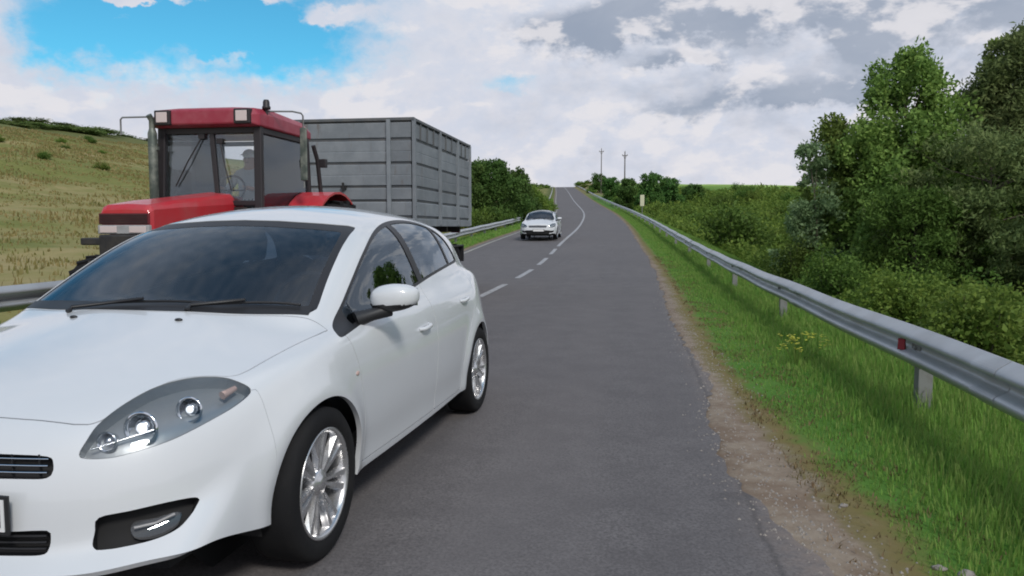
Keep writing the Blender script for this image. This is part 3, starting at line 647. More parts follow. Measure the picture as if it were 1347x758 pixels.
# bushes dotted over the left hillside
for i in range(26):
    y=rg.uniform(30,190); L=rg.uniform(.25,.95)*90; x=float(_xc(y))-L; s=rg.uniform(.3,.62); scatter(fp,int(rg.integers(0,2)),x,y,s,s*.7,-.1,'small green bush growing on the dry left hillside','bushes dotted over the left hillside')
# --- trees left of the road behind the trailer
crown_tree('roadside_tree','dark green round tree standing highest just behind the grey trailer','tree',at(-11.0,58,-.2),5.1,dome(2.5),'leafF',200,110,.22,rg,trunk=.14,clump=.6,base=.03)
crown_tree('roadside_tree','green tree sloping down toward the far white car, right of the highest roadside tree','tree',at(-9.6,63,-.2),4.5,cone(2.0),'leafF',160,110,.22,rg,trunk=.12,clump=.6,base=.03)
crown_tree('roadside_tree','dark tree half hidden by the rear end of the grey trailer','tree',at(-13.2,56,-.2),4.5,dome(2.6),'leafF',170,110,.22,rg,trunk=.14,clump=.6,base=.03)
crown_tree('roadside_tree','low rounded tree at the far right end of the clump behind the far white car','tree',at(-10.6,74,-.2),3.4,dome(2.2),'leafE',120,100,.22,rg,trunk=.1,clump=.6,base=.02)
for i,(x,y,s) in enumerate([(-9.3,47,.8),(-10.6,51,1.0),(-9.0,54,.7),(-12,49,1.1),(-8.9,60,.8),(-9.4,67,.9),(-9.8,80,1.0),(-10.5,90,1.0),(-12,100,1.1),(-14.2,112,1.2),(-16.5,126,1.2),(-19.3,142,1.3),(-22.3,158,1.3)]):
    scatter(fp,i%2,x,y,s,s*.8,-.1,['dark bush','yellow-green bush'][i%2]+' in the row beyond the left guardrail past the trailer','bushes in the row beyond the left guardrail')
# --- small far trees by the crest, right side
for j,(px_x,y,h,w,lab) in enumerate([(2.0,112,5.9,2.1,'far dark tree with a knobbly round crown, right of the distant poles'),(4.6,118,5.0,2.0,'far dark tree just right of the knobbly crowned one'),(-1.4,118,4.4,1.5,'narrow far tree at the foot of the nearer pole'),(-4.9,150,4.6,1.8,'far tree just left of the nearer pole, by the yellow bank'),(-10.3,215,5.5,2.6,'farthest dark tree on the right side of the road near the crest'),(9.0,130,3.7,2.2,'low far tree on the edge of the pale field')]):
    crown_tree('far_tree',lab,'tree',at(px_x,y,-.2),h,dome(w),'leafF',90,90,.3,rg,trunk=.12,clump=.55,base=.05)
for i,(t_,y) in enumerate([(5.5,205),(8,230),(6,250),(11,262),(7,280),(5.8,298),(9,300),(6.5,315),(-6.5,290),(-9,310),(-7,325),(-12,300)]):
    x=float(_xc(y))+t_; s=rg.uniform(.8,1.2); scatter(fp,2,x,y,s*1.3,s*.8,-.2,'tiny dark bush beside the road at the crest','bushes beside the road at the crest')
# --- unbroken thicket between the bushes (nobody could count it)
rg2=np.random.default_rng(5)
n=62000; yy=7+170*rg2.uniform(0,1,n)**1.9; tt=7.2+rg2.uniform(0,1,n)**1.2*(8+.42*yy); xx=_xc(yy)+tt
keep=(tt>7.3+.8*vnoise(xx,yy,2,4)); xx,yy,tt=xx[keep],yy[keep],tt[keep]
hh=(.25+1.2*vnoise(xx,yy,2.6,7)*ramp(tt,6.8,9.5))*(.8+yy*.006)*rg2.uniform(.25,1,len(xx))
P=np.stack([xx,yy,gz(xx,yy)+hh],-1); P=np.repeat(P,3,0)+rg2.normal(size=(len(xx)*3,3))*.16
sz=(.07+.0028*np.repeat(yy,3))
def leaf_var(P,sz,rgx,**k):
    V,F=leaf_mesh(P,1.0,rgx,**k); c=np.repeat(P,4,0); return c+(V-c)*np.repeat(sz,4)[:,None],F
V,F_=leaf_var(P,sz*1.15,rg2,up=.6); props(mesh_obj('scrub_thicket',V,F_,M['leafE']),'unbroken green scrub covering the low ground beyond the right guardrail','scrub',kind='stuff')
# --- grass blades
def blades(n,fx,hfun,width,rgx,bend=.5):
    x,y=fx(n); h=hfun(x,y)*rgx.uniform(.5,1.25,len(x)); z=gz(x,y)-.01; a=rgx.uniform(0,6.283,len(x)); b=rgx.uniform(.1,1,len(x))*bend*h
    dx,dy=np.cos(a),np.sin(a); w=width(x,y)*rgx.uniform(.6,1.3,len(x)); px,py=-dy*w/2,dx*w/2
    B=np.stack([x,y,z],-1); p0=B+np.stack([px,py,0*x],-1); p1=B-np.stack([px,py,0*x],-1)
    Mx=B+np.stack([dx*b*.3,dy*b*.3,h*.6],-1); m0=Mx+np.stack([px,py,0*x],-1)*.7; m1=Mx-np.stack([px,py,0*x],-1)*.7; T_=B+np.stack([dx*b,dy*b,h],-1)
    V=np.stack([p0,p1,m1,m0,T_],1).reshape(-1,3); k=np.arange(len(x),dtype=np.int32)*5
    F=[(a_,a_+1,a_+2,a_+3) for a_ in k]+[(a_+3,a_+2,a_+4) for a_ in k]; return V,F
def quadblades(*a,**k):
    V,F=blades(*a,**k); n=len(V)//5; V=V.reshape(n,5,3); V6=np.concatenate([V,V[:,4:5]+np.array([.002,0,0])],1).reshape(-1,3); k_=np.arange(n,dtype=np.int32)*6
    F=np.concatenate([np.stack([k_,k_+1,k_+2,k_+3],1),np.stack([k_+3,k_+2,k_+4,k_+5],1)]); return V6,F
def vfx(n):
    y=2.0+105*rg2.uniform(0,1,n)**2.4; t=3.9+3.7*rg2.uniform(0,1,n); x=_xc(y)+t; e=4.06-.36*ramp(y,2.5,8)+ (vnoise(x,y,.5,12)-.5)*.35+(vnoise(x,y,1.7,13)-.5)*.35
    k=(t>e)&(rg2.uniform(0,1,n)<np.clip((t-e)/.35+.18,0,1)); return x[k],y[k]
hf=lambda x,y:(.045+.105*np.clip((x-_xc(y)-4.1)/.9,0,1))*(.6+.8*vnoise(x,y,.6,15))
V,F_=quadblades(190000,vfx,hf,lambda x,y:.006+.0007*y,rg2); props(mesh_obj('verge_grass',V,F_,M['blade']),'fresh green grass on the verge under the right guardrail','grass',kind='stuff')
def vf2(n):
    y=2.0+26*rg2.uniform(0,1,n)**1.6; t=3.75+.75*rg2.uniform(0,1,n)+.0*y; x=_xc(y)+t; k=rg2.uniform(0,1,n)<.15+.85*(vnoise(x,y,.35,22)>.55); return x[k],y[k]
V,F_=quadblades(15000,vf2,lambda x,y:.035+0*x,lambda x,y:.006+.0006*y,rg2,bend=1.2); props(mesh_obj('dry_verge_grass',V,F_,M['verge_dry']),'thin brown grass along the soil strip beside the tarmac','dry grass',kind='stuff')
def vf3(n):
    y=6+120*rg2.uniform(0,1,n)**1.2; L=5.0+rg2.uniform(0,1,n)**1.2*75; x=_xc(y)-L; k=vnoise(x,y,3.2,31)*.6+vnoise(x,y,1.1,32)*.4>.36; return x[k],y[k]
V,F_=quadblades(90000,vf3,lambda x,y:.10+.16*vnoise(x,y,5,33),lambda x,y:.018+.0022*y,rg2); props(mesh_obj('hillside_grass',V,F_,M['drygrass']),'dry yellow-green tall grass covering the left hillside','dry grass',kind='stuff')
def vf4(n):
    y=2+150*rg2.uniform(0,1,n)**1.5; L=3.85+rg2.uniform(0,1,n)*1.6; x=_xc(y)-L; return x,y
V,F_=quadblades(45000,vf4,lambda x,y:.10+.08*vnoise(x,y,1,35),lambda x,y:.008+.0012*y,rg2); props(mesh_obj('left_verge_grass'.replace('left_','roadside_'),V,F_,M['blade']),'short green grass strip under the left guardrail','grass',kind='stuff')
# yellow flowering weed by the rail, stalks, pebbles
def weed(x,y,label):
    root=thing('flowering_weed',label,'weed',at(x,y)); s=MB(); f=MB(); rw=random.Random(3)
    for i in range(26):
        a=rw.uniform(0,6.28); q=rw.uniform(.03,.24); h=rw.uniform(.14,.30); p=(math.cos(a)*q*1.3,math.sin(a)*q,h); s.tube([(p[0]*.2,p[1]*.2,0),(p[0]*.6,p[1]*.6,h*.6),p],[.003,.0025,.002],4,cap=False)
        for j in range(4):
            c=Vector(p)+Vector((rw.uniform(-.03,.03),rw.uniform(-.03,.03),rw.uniform(-.01,.03))); b=rw.uniform(0,3)
            f.add([c+Vector((math.cos(b+k*1.257)*.019,math.sin(b+k*1.257)*.019,.003*(k%2))) for k in range(5)],[(0,1,2,3,4)])
    s.build('stems',M['blade'],root,fix=False); f.build('flowers',M['yellow'],root,fix=False)
weed(1.62,8.1,'yellow-flowered weed clump in the grass left of the second guardrail post')
st=MB(); rp=random.Random(8)
def pebble(x,y,r,label):
    b=MB(); b.sphere((0,0,0),r,0,10,(1.2,.9,.6)); b.V=[(v[0]*(1+.25*math.sin(9*v[1]/r+x*7)),v[1],v[2]*(1+.2*math.cos(5*v[0]/r))) for v in b.V]
    o=b.build('stone',M['stone']); o.location=at(x,y,r*.3); o.rotation_euler=(0,0,rp.uniform(0,3)); props(o,label,'stone')
pebble(1.30,3.18,.035,'largest grey stone on the soil strip at the bottom edge')
pebble(1.22,3.24,.022,'small pale stone beside the largest one at the bottom edge of the soil strip')
pebble(1.02,3.9,.018,'lone small stone on the soil strip, farther up from the other two')

gm=MB(); rgv=random.Random(21)
for i in range(2600):
    y=2.3+16*rgv.random()**1.9; e=float(np.interp(y,ry,redge)); x=float(_xc(y))+e+rgv.gauss(.12,.13)
    r_=rgv.uniform(.003,.010)*(1.6 if rgv.random()<.04 else 1); 
    if x-float(_xc(y))<e-.25: continue
    z=max(float(gz(x,y)),float(_rz(y))+.006 if x-float(_xc(y))<e else -9)
    a=rgv.uniform(0,6.28); P_=[(x+math.cos(a+k*1.571)*r_*rgv.uniform(.7,1.2),y+math.sin(a+k*1.571)*r_*rgv.uniform(.7,1.2),z) for k in range(4)]; tp=(x,y,z+r_*.9)
    gm.add(P_+[tp],[(0,1,4),(1,2,4),(2,3,4),(3,0,4)])
props(gm.build('gravel',M['stone'],fix=False),'loose gravel crumbled along the right tarmac edge','gravel',kind='stuff')
# ------------------------------------------------------------------ cars
def surface(C,res,WS):
    """polygonise the smooth solid: one vertex per crossed cell, slid onto the surface"""
    xs=np.arange(-.15,4.50,res); ys_=np.arange(-1.02,1.02+res,res); zs=np.arange(.10,1.58,res)
    X,Y,Z=np.meshgrid(xs,ys_,zs,indexing='ij'); f=C.F(X,Y,Z); s=f<0; nx,ny,nz=s.shape
    c=np.zeros((nx-1,ny-1,nz-1),np.int8)
    for a in (0,1):
        for b in (0,1):
            for d in (0,1): c+=s[a:nx-1+a,b:ny-1+b,d:nz-1+d]
    act=(c>0)&(c<8); idx=-np.ones(c.shape,np.int64); idx[act]=np.arange(act.sum()); I=np.argwhere(act)
    V=np.stack([xs[I[:,0]],ys_[I[:,1]],zs[I[:,2]]],-1)+res/2
    V=C.project(V,6)
    F=[]
    def quads(ax):
        sl=[slice(None)]*3; a=[slice(1,-1)]*3; 
        if ax==0: e=s[:-1,1:-1,1:-1]!=s[1:,1:-1,1:-1]; sg=s[:-1,1:-1,1:-1]
        elif ax==1: e=s[1:-1,:-1,1:-1]!=s[1:-1,1:,1:-1]; sg=s[1:-1,:-1,1:-1]
        else: e=s[1:-1,1:-1,:-1]!=s[1:-1,1:-1,1:]; sg=s[1:-1,1:-1,:-1]
        J=np.argwhere(e); fl=sg[e]
        o=np.array([0,1,1]) if ax==0 else (np.array([1,0,1]) if ax==1 else np.array([1,1,0])); J=J+o
        u,v=[k for k in range(3) if k!=ax]; du=np.zeros(3,int);du[u]=1;dv=np.zeros(3,int);dv[v]=1
        g=lambda K:idx[K[:,0],K[:,1],K[:,2]]
        q=np.stack([g(J-du-dv),g(J-dv),g(J),g(J-du)],1); 
        flip=fl if ax!=1 else ~fl
        q[~flip]=q[~flip][:,::-1]; F.append(q)
    for ax in (0,1,2): quads(ax)
    F=np.vstack(F); F=F[(F>=0).all(1)]
    N=C.N(V[:,0],V[:,1],V[:,2]); N/=np.linalg.norm(N,axis=1)[:,None]
    # orient
    a=V[F[:,0]];n=np.cross(V[F[:,2]]-a,V[F[:,3]]-V[F[:,1]]); bad=(n*N[F[:,0]]).sum(1)<0; F[bad]=F[bad][:,::-1]
    return V,N,[tuple(q) for q in F.tolist()]
class Sh:
    def __init__(s,V,N,F): s.V=V; s.N=N; s.F=F
    def used(s): 
        k=sorted({i for f in s.F for i in f}); mp={a:b for b,a in enumerate(k)}
        return Sh(s.V[k],s.N[k],[tuple(mp[i] for i in f) for f in s.F])
    def split(s,phifn):
        if not s.F: return s,s
        phi=phifn(s.V,s.N); V=[]; N=[]; nb=len(s.V); cache={}; fi=[]; fo=[]
        neg=phi<0
        for f in s.F:
            k=[neg[i] for i in f]
            if all(k): fi.append(f); continue
            if not any(k): fo.append(f); continue
            A=[];B=[]
            for j,i in enumerate(f):
                i2=f[(j+1)%len(f)]
                (A if neg[i] else B).append(i)
                if neg[i]!=neg[i2]:
                    key=(i,i2) if i<i2 else (i2,i)
                    if key not in cache:
                        a,b=key; t=phi[a]/(phi[a]-phi[b]); t=min(.98,max(.02,t)); V.append(s.V[a]*(1-t)+s.V[b]*t); N.append(s.N[a]*(1-t)+s.N[b]*t); cache[key]=nb+len(V)-1
                    A.append(cache[key]); B.append(cache[key])
            if len(A)>2: fi.append(tuple(A))
            if len(B)>2: fo.append(tuple(B))
        V2=np.vstack([s.V]+([np.array(V)] if V else [])); N2=np.vstack([s.N]+([np.array(N)] if N else []))
        return Sh(V2,N2,fi).used(),Sh(V2,N2,fo).used()
    def rim(s,depth):
        """fold the open edges inwards"""
        cnt={}
        for f in s.F:
            for j in range(len(f)):
                a,b=f[j],f[(j+1)%len(f)]; cnt[(a,b)]=cnt.get((a,b),0)+1
        E=[(a,b) for (a,b) in cnt if (b,a) not in cnt]; V=[];F=[];N=[]
        for a,b in E:
            t=s.V[b]-s.V[a]; n=np.cross(t,s.N[a]); l=np.linalg.norm(n)
            n=n/l if l>1e-9 else s.N[a]; e=n*(.0012 if depth<0 else 0); k=len(V); V+=[s.V[a]-e,s.V[b]-e,s.V[b]-s.N[b]*depth-e,s.V[a]-s.N[a]*depth-e]; N+=[n if depth>=0 else -n]*4; F.append((k+1,k,k+3,k+2))
        return V,N,F
    def offset(s,d): return Sh(s.V-s.N*d,s.N,s.F)
def link_shell(name,sh,m,parent,rim=.02,inset=0,label=None,extra=None,WS=1.0,rimmat=None):
    if inset: sh=sh.offset(inset)
    V=list(sh.V);N=list(sh.N);F=list(sh.F); mi=[0]*len(F); ms=[m]
    if rim:
        rv,rn,rf=sh.rim(rim); b=len(V); V+=rv;N+=rn;F+=[tuple(i+b for i in f) for f in rf]
        if rimmat is not None: ms.append(rimmat)
        mi+=[1 if rimmat is not None else 0]*len(rf)
    if extra is not None:
        b=len(V); V+=list(extra.V); N+=list(extra.N); F+=[tuple(i+b for i in f) for f in extra.F]; ms.append(M['liner']); mi+=[len(ms)-1]*len(extra.F)
    V=np.array(V)*np.array([1,WS,1]); N=np.array(N)/np.array([1,WS,1]); N/=np.linalg.norm(N,axis=1)[:,None]+1e-9
    return mesh_obj(name,V,F,ms,parent,normals=N,midx=mi,label=label)
def AB(V): return np.abs(V[:,1])
def wheel(root,x,y,side,r=.311,w=.205,spokes=14,detail=True,name='wheel'):
    """side=+1: outer face towards +y"""
    t=MB(); o=side*w/2
    prof=[(r*.69,-w*.46),(r*.80,-w*.5),(r*.93,-w*.49),(r*.985,-w*.42),(r,-w*.25),(r*1.0,w*.25),(r*.985,w*.42),(r*.93,w*.49),(r*.80,w*.505),(r*.715,w*.45),(r*.69,w*.42)]
    prof=[(a,b*side) for a,b in prof]; t.lathe(prof,'y',(0,0,0),56)
    for q in (-.3,0,.3): pass
    tyre=t.build('tyre',M['tyre'],root); tyre.location=(x,y,r)
    m=MB(); R0=r*.70
    m.lathe([(a,b*side) for a,b in [(R0*1.035,w*.44),(R0*1.04,w*.47),(R0*1.0,w*.475),(R0*.965,w*.44),(R0*.94,w*.36),(R0*.93,-w*.1),(R0*.93,-w*.4)]],'y',(0,0,0),48)
    m.lathe([(a,b*side) for a,b in [(R0*.93,-w*.1),(R0*.3,-w*.12),(.001,-w*.12)]],'y',(0,0,0),32,1)
    m.lathe([(a,b*side) for a,b in [(.001,w*.40),(.030,w*.40),(.034,w*.37),(.052,w*.355),(.060,w*.30),(.064,w*.1)]],'y',(0,0,0),24)
    for k in range(spokes):
        a=2*math.pi*(k+ (.18 if k%2 else -.18)*.9)/spokes; ca,sa=math.cos(a),math.sin(a); V=[]
        for (rr_,ww,d0,d1) in ((.045,.010,.33,.2),(R0*.5,.0125,.37,.24),(R0*.97,.024,.42,.28)):
            for (s_,d) in ((-1,d1),(-.55,d0),(.55,d0),(1,d1)):
                V.append((rr_*ca-s_*ww*sa,d*w*side,rr_*sa+s_*ww*ca))
        F=[(b+i,b+i+1,b+i+5,b+i+4) for b in (0,4) for i in range(3)]; m.add(V,F,0,False)
    rim=m.build('rim',[M['alloy'],M['darkmetal']],tyre)
    return tyre
def make_car(label,loc,rz,D,res,WS,detail=True):
    C=Car(D); V,N,F=surface(C,res,WS); root=thing('parked_car' if False else 'car',label,'car',loc,rz)
    full=Sh(V,N,F); xr,zr=D['wheels'],D['wr']; AR=.345
    U=lambda V:np.sqrt(V[:,0]**2*0+0)+V[:,0]+AB(V)
    front=lambda V,lim:V[:,0]-lim
    def poly(pts,fa,fb,*ands):
        P=np.array(pts)
        def f(V,N):
            p=seg_sdf(fa(V),fb(V),P)
            for a in ands: p=np.maximum(p,a(V,N))
            return p
        return f
    X_=lambda V:V[:,0]; Z_=lambda V:V[:,2]
    # wheel arches and flat underside opening
    arch=lambda V,N:np.maximum(np.minimum(np.hypot(V[:,0]-.935,V[:,2]-zr),np.hypot(V[:,0]-xr[1],V[:,2]-zr))-AR,.52-AB(V))
    _,rest=full.split(arch)
    hw=[(.30,.984),(.50,.979),(.66,.971),(.695,.972),(.708,.985),(.702,1.01),(.676,1.09),(.642,1.20),(.611,1.29),(.590,1.335),(.575,1.352),(.54,1.362),(.42,1.374),(.2,1.388)]
    wsP=np.array([(0,.988)]+hw+[(0,1.393)]+[(-a,b) for a,b in hw[::-1]])
    if D is SEDAN: wsP=smooth_poly([(-.70,.98),(-.4,1.0),(0,1.01),(.4,1.0),(.70,.98),(.62,1.2),(.54,1.36),(.30,1.40),(0,1.41),(-.30,1.40),(-.54,1.36),(-.62,1.2)],5)
    Y_=lambda V:V[:,1]
    glassF,rest=rest.split(poly(wsP,Y_,Z_,lambda V,N:V[:,0]-2.25,lambda V,N:.9-V[:,2]))
    glassR,rest=rest.split(poly(smooth_poly([(-.60,1.08),(0,1.06),(.60,1.08),(.50,1.32),(0,1.35),(-.50,1.32)],4),Y_,Z_,lambda V,N:3.2-V[:,0]))
    dloP=smooth_poly([(1.205,.882),(1.30,.935),(1.42,.995),(1.60,1.095),(1.84,1.218),(2.10,1.315),(2.40,1.375),(2.75,1.398),(3.08,1.385),(3.34,1.335),(3.52,1.25),(3.63,1.13),(3.60,1.098),(3.3,1.082),(2.95,1.058),(2.6,1.026),(2.2,.980),(1.9,.944),(1.6,.912),(1.35,.882),(1.22,.868)],4)
    dloP=dloP
    side=lambda V,N:.42-AB(V)
    dlo,rest=rest.split(poly(dloP,X_,Z_,side))
    uz=lambda V:V[:,0]+AB(V)
    headP=smooth_poly([(.571,.634),(.60,.668),(.655,.712),(.758,.752),(.905,.788),(1.055,.806),(1.18,.808),(1.28,.797),(1.352,.760),(1.264,.722),(1.10,.684),(.942,.652),(.799,.632),(.693,.620),(.599,.622)],4)
    if D is SEDAN: headP=smooth_poly([(.60,.62),(.62,.70),(.80,.75),(1.05,.79),(1.30,.80),(1.42,.76),(1.3,.68),(1.0,.62),(.8,.60)],4)
    head,rest=rest.split(poly(headP,uz,Z_,lambda V,N:V[:,0]-.8))
    y_=lambda V:AB(V)
    if D is SEDAN: grP=[(-.1,.60),(.42,.60),(.45,.70),(-.1,.71)]
    else: grP=smooth_poly([(-.3,.568),(.10,.568),(.30,.568),(.375,.569),(.392,.585),(.388,.612),(.362,.633),(.22,.638),(.1,.640),(-.3,.640)],3)
    gril,rest=rest.split(poly(grP,y_,Z_,lambda V,N:V[:,0]-.5))
    lowP=smooth_poly([(-.3,.335),(.1,.335),(.30,.337),(.380,.339),(.398,.352),(.402,.398),(.385,.413),(.25,.408),(.1,.406),(-.3,.406)],3) if D is not SEDAN else [(-.1,.28),(.55,.28),(.60,.47),(-.1,.49)]
    lowg,rest=rest.split(poly(lowP,y_,Z_,lambda V,N:V[:,0]-.5))
    fogP=smooth_poly([(.600,.352),(.612,.400),(.626,.442),(.741,.452),(.899,.460),(1.035,.454),(1.02,.428),(.995,.410),(.933,.381),(.837,.362),(.72,.351),(.65,.347)],3)
    fog,rest=rest.split(poly(fogP,uz,Z_,lambda V,N:V[:,0]-.6))
    tailP=smooth_poly([(3.98,.80),(4.0,.98),(4.12,1.0),(4.34,.97),(4.36,.82),(4.2,.78)],3)
    tail,rest=rest.split(poly(tailP,X_,Z_,lambda V,N:.45-AB(V)))
    liner=Sh(rest.V,rest.N,rest.F).offset(.016)
    # raise the bumper's lower lip as on the car
    low=lambda V,N:V[:,2]-(.232+.062*sstep((.85-V[:,0])/.6)+.028*np.exp(-((np.abs(V[:,1])-.74)/.16)**2)*sstep((.55-V[:,0])/.3))
    _,rest=rest.split(low); _,liner=liner.split(low)
    g=.0028
    doorsF=[(1.25,.868+.02),(1.29,.70),(1.33,.50),(1.34,.27),(2.43,.262),(2.45,.60),(2.47,.90),(2.47,1.05),(2.2,1.015),(1.6,.945),(1.26,.90)]
    doorsR=[(2.43,.262),(3.06,.256),(3.07,.42),(3.14,.56),(3.27,.69),(3.45,.80),(3.58,.93),(3.66,1.08),(3.60,1.112),(3.3,1.105),(2.95,1.085),(2.47,1.05),(2.47,.9),(2.45,.6)]
    def shrink(fn,d): return lambda V,N:fn(V,N)+d
    parts={}
    if detail:
        fdoor=poly(doorsF,X_,Z_,side,lambda V,N:V[:,2]-1.19); rdoor=poly(doorsR,X_,Z_,side,lambda V,N:V[:,2]-1.19)
        bonP=smooth_poly([(.150,-.3),(.150,0),(.152,.145),(.162,.275),(.19,.44),(.285,.478),(.405,.502),(.511,.545),(.57,.62),(.62,.70),(.80,.735),(1.0,.76),(1.16,.78),(1.20,.76),(1.12,.52),(1.055,.30),(1.03,0),(1.03,-.3)],3)
        bon=poly(bonP,X_,y_,lambda V,N:.66-V[:,2],lambda V,N:.25-N[:,2])
        bum=lambda V,N:np.maximum(V[:,0]-.60,V[:,2]-.76+0*V[:,0])
        for nm,fn in (('bonnet',bon),('fd',fdoor),('rd',rdoor),('bumper',bum)):
            gg={'bumper':.0006,'bonnet':.0020}.get(nm,g); i,o=rest.split(shrink(fn,gg)); _,rest=o.split(shrink(fn,-gg)); parts[nm]=i
        rb,rest=rest.split(lambda V,N:np.maximum(4.02-V[:,0],V[:,2]-.62)); _,rest=rest.split(lambda V,N:np.maximum(4.02-V[:,0],V[:,2]-.625)); parts['rb']=rb
    body=link_shell('body',rest,M['paint'],root,.022,WS=WS,extra=liner)
    if detail:
        link_shell('bonnet',parts['bonnet'],M['paint'],root,.022,WS=WS)
        link_shell('front_bumper',parts['bumper'],M['paint'],root,.022,WS=WS); link_shell('rear_bumper',parts['rb'],M['paint'],root,.022,WS=WS)
    # glass
    ed=lambda P,fa,d,*an:shrink(poly(P,fa,Z_,*an),d)
    gf,bd=glassF.split(ed(wsP,Y_,.030,lambda V,N:V[:,0]-3)); 
    ws=link_shell('windscreen',gf,M['glass'],root,0,inset=.004,WS=WS); link_shell('windscreen_seal',bd,M['black'],ws,0,inset=.003,WS=WS)
    link_shell('rear_window',glassR,M['sglass'],root,0,inset=.004,WS=WS)
    gs,frame=dlo.split(ed(dloP,X_,.016,side))
    bp=lambda V,N:np.maximum(np.abs(V[:,0]-(2.53-.22*(V[:,2]-1.0)))-.045,0*V[:,0]-1)
    cp=lambda V,N:np.abs(V[:,0]-(3.30-.25*(V[:,2]-1.1)))-.022
    ap=lambda V,N:V[:,0]-1.47-.12*(V[:,2]-.95)*0
    pb,gs=gs.split(bp); pc,gs=gs.split(cp); pa,gs=gs.split(lambda V,N:V[:,0]-(1.40+0*V[:,2]))
    link_shell('window_frame',Sh(np.vstack([q.V for q in (frame,pb,pc,pa)]),np.vstack([q.N for q in (frame,pb,pc,pa)]),
        sum([[tuple(i+o_ for i in f) for f in q.F] for q,o_ in zip((frame,pb,pc,pa),np.cumsum([0,len(frame.V),len(pb.V),len(pc.V)]).tolist())],[])),M['black'],root,.006,inset=.001,WS=WS)
    for sd in (-1,1):
        half,_=gs.split(lambda V,N:-V[:,1]*sd+.0)
        a,b=half.split(lambda V,N:V[:,0]-2.55-0*V[:,1]); 
        if detail:
            d1,_=parts['fd'].split(lambda V,N:-V[:,1]*sd); d2,_=parts['rd'].split(lambda V,N:-V[:,1]*sd)
            D1=link_shell('front_door',d1,M['paint'],root,.022,WS=WS); D2=link_shell('rear_door',d2,M['paint'],root,.022,WS=WS)
            link_shell('window',a,M['sglass'],D1,0,inset=.005,WS=WS); link_shell('window',b,M['sglass'],D2,0,inset=.005,WS=WS)
            for Dd,hx,hz in ((D1,2.235,.782),(D2,3.175,.853)):
                # pull handle following the door skin
                yy=np.array([float(C.project(np.array([[hx+q,.88,hz+q*.06]]),8)[0,1]) for q in (-.085,0,.085)])*WS
                h=MB(); n_=9; pts=[]
                for k in range(n_):
                    q=-1+2*k/(n_-1); pts.append((hx+q*.088,sd*(np.interp(q,(-1,0,1),yy)+.030*(1-abs(q)**4)-.004),hz+q*.088*.06+.004))
                h.tube(pts,[.010]+[.0125]*(n_-2)+[.010],8)
                h.build('handle',M['paint'],Dd)
                c=MB(); c.sphere((hx,sd*(yy[1]-.001),hz-.012),.03,0,14,(2.1,.12,.62)); c.build('handle_recess',M['liner'],Dd)
        else:
            link_shell('side_window',half,M['sglass'],root,0,inset=.005,WS=WS)
    # grilles
    def pocket(sh,name,depth,m=M['liner']):
        return link_shell(name,sh,m,root,-depth,inset=depth,WS=WS)
    gp=pocket(gril,'upper_grille',.045); lp=pocket(lowg,'lower_grille',.045)
    def bars(par,zs,y0,y1,th,mm,dx=.006,sub='grille_bar',n=26):
        b=MB()
        for z in zs:
            yy=np.linspace(y0,y1,n); P=C.project(np.stack([0*yy+.06,yy,0*yy+z],-1),10); 
            pts=[(p[0]+dx,p[1]*WS,z) for p in P]; b.tube(pts,th,6)
        return b.build(sub,mm,par)
    if D is not SEDAN:
        bars(gp,(.584,.604,.624),-.375,.375,.0032,M['chrome'],.010)
        for y in np.arange(-.34,.35,.085): 
            b=MB(); P=C.project(np.array([[.06,y,.604]]),10)[0]; b.box((P[0]+.016,y*WS-.0025,.570),(P[0]+.022,y*WS+.0025,.638)); b.build('grille_bar',M['black'],gp)
        bars(lp,(.352,.372,.392),-.38,.38,.0045,M['black'],.010)
    else:
        bars(gp,(.62,.65,.68),-.42,.42,.006,M['chrome'],.006); bars(lp,(.32,.37,.42),-.55,.55,.006,M['black'],.006)
    for sd in (-1,1):
        fh,_=fog.split(lambda V,N:-V[:,1]*sd); fp_=pocket(fh,'fog_lamp_recess',.05)
        P=C.project(np.array([[.20,.66,.405]]),10)[0]
        if D is not SEDAN:
            fl,_=fog.split(poly(smooth_poly([(.752,.375),(.757,.408),(.85,.414),(.952,.425),(.945,.402),(.90,.386),(.83,.374)],3),uz,Z_,lambda V,N:-V[:,1]*sd))
            fl2=link_shell('fog_lamp',fl,M['lens'],fp_,0,inset=.012,WS=WS); link_shell('fog_lamp_reflector',fl,M['dash'],fp_,0,inset=.032,WS=WS)
            s_=MB(); q0=C.project(np.array([[.165,.60,.388]]),10)[0]; q1=C.project(np.array([[.24,.69,.412]]),10)[0]; qm=C.project(np.array([[.20,.65,.392]]),10)[0]
            s_.tube([(q[0]+.012,sd*q[1]*WS-sd*.012,q[2]) for q in (q0,qm,q1)],.0055,6); s_.build('fog_lamp_strip',M['lightgrey'],fp_)
        hl,_=head.split(lambda V,N:-V[:,1]*sd)
        bowl=pocket(hl,'headlight',.05,M['lampbowl'])
        link_shell('lens',hl,M['lens'],bowl,0,inset=.003,WS=WS)
        cen=[((.252,.572,.706),.050),((.392,.654,.743),.040),((.180,.500,.672),.030)] if D is not SEDAN else [((.2,.62,.70),.055),((.3,.74,.72),.045)]
        for kk,(c,r_) in enumerate(cen):
            p=np.array(c); nrm=C.N(*[np.array([q]) for q in p])[0]; nrm/=np.linalg.norm(nrm); ax=Vector((nrm[0]*.6-.4,nrm[1]*sd*.35,.05)).normalized()
            b=MB(); b.lathe([(r_*1.12,.000),(r_*1.16,-.004),(r_*1.0,-.008),(r_*.93,.010),(r_*.80,.030),(r_*.66,.036)],'z',(0,0,0),24)
            b.lathe([(r_*.70,.034),(r_*.66,.018),(r_*.48,.006),(r_*.25,0),(.0005,-.002)],'z',(0,0,0),24,1)
            if kk<2: b.sphere((0,0,.012),r_*.42,2,14)
            o=b.build('lamp_unit',[M['chrome'],M['chrome'],M['bulb']],bowl); o.rotation_euler=(-ax).to_track_quat('Z','Y').to_euler()
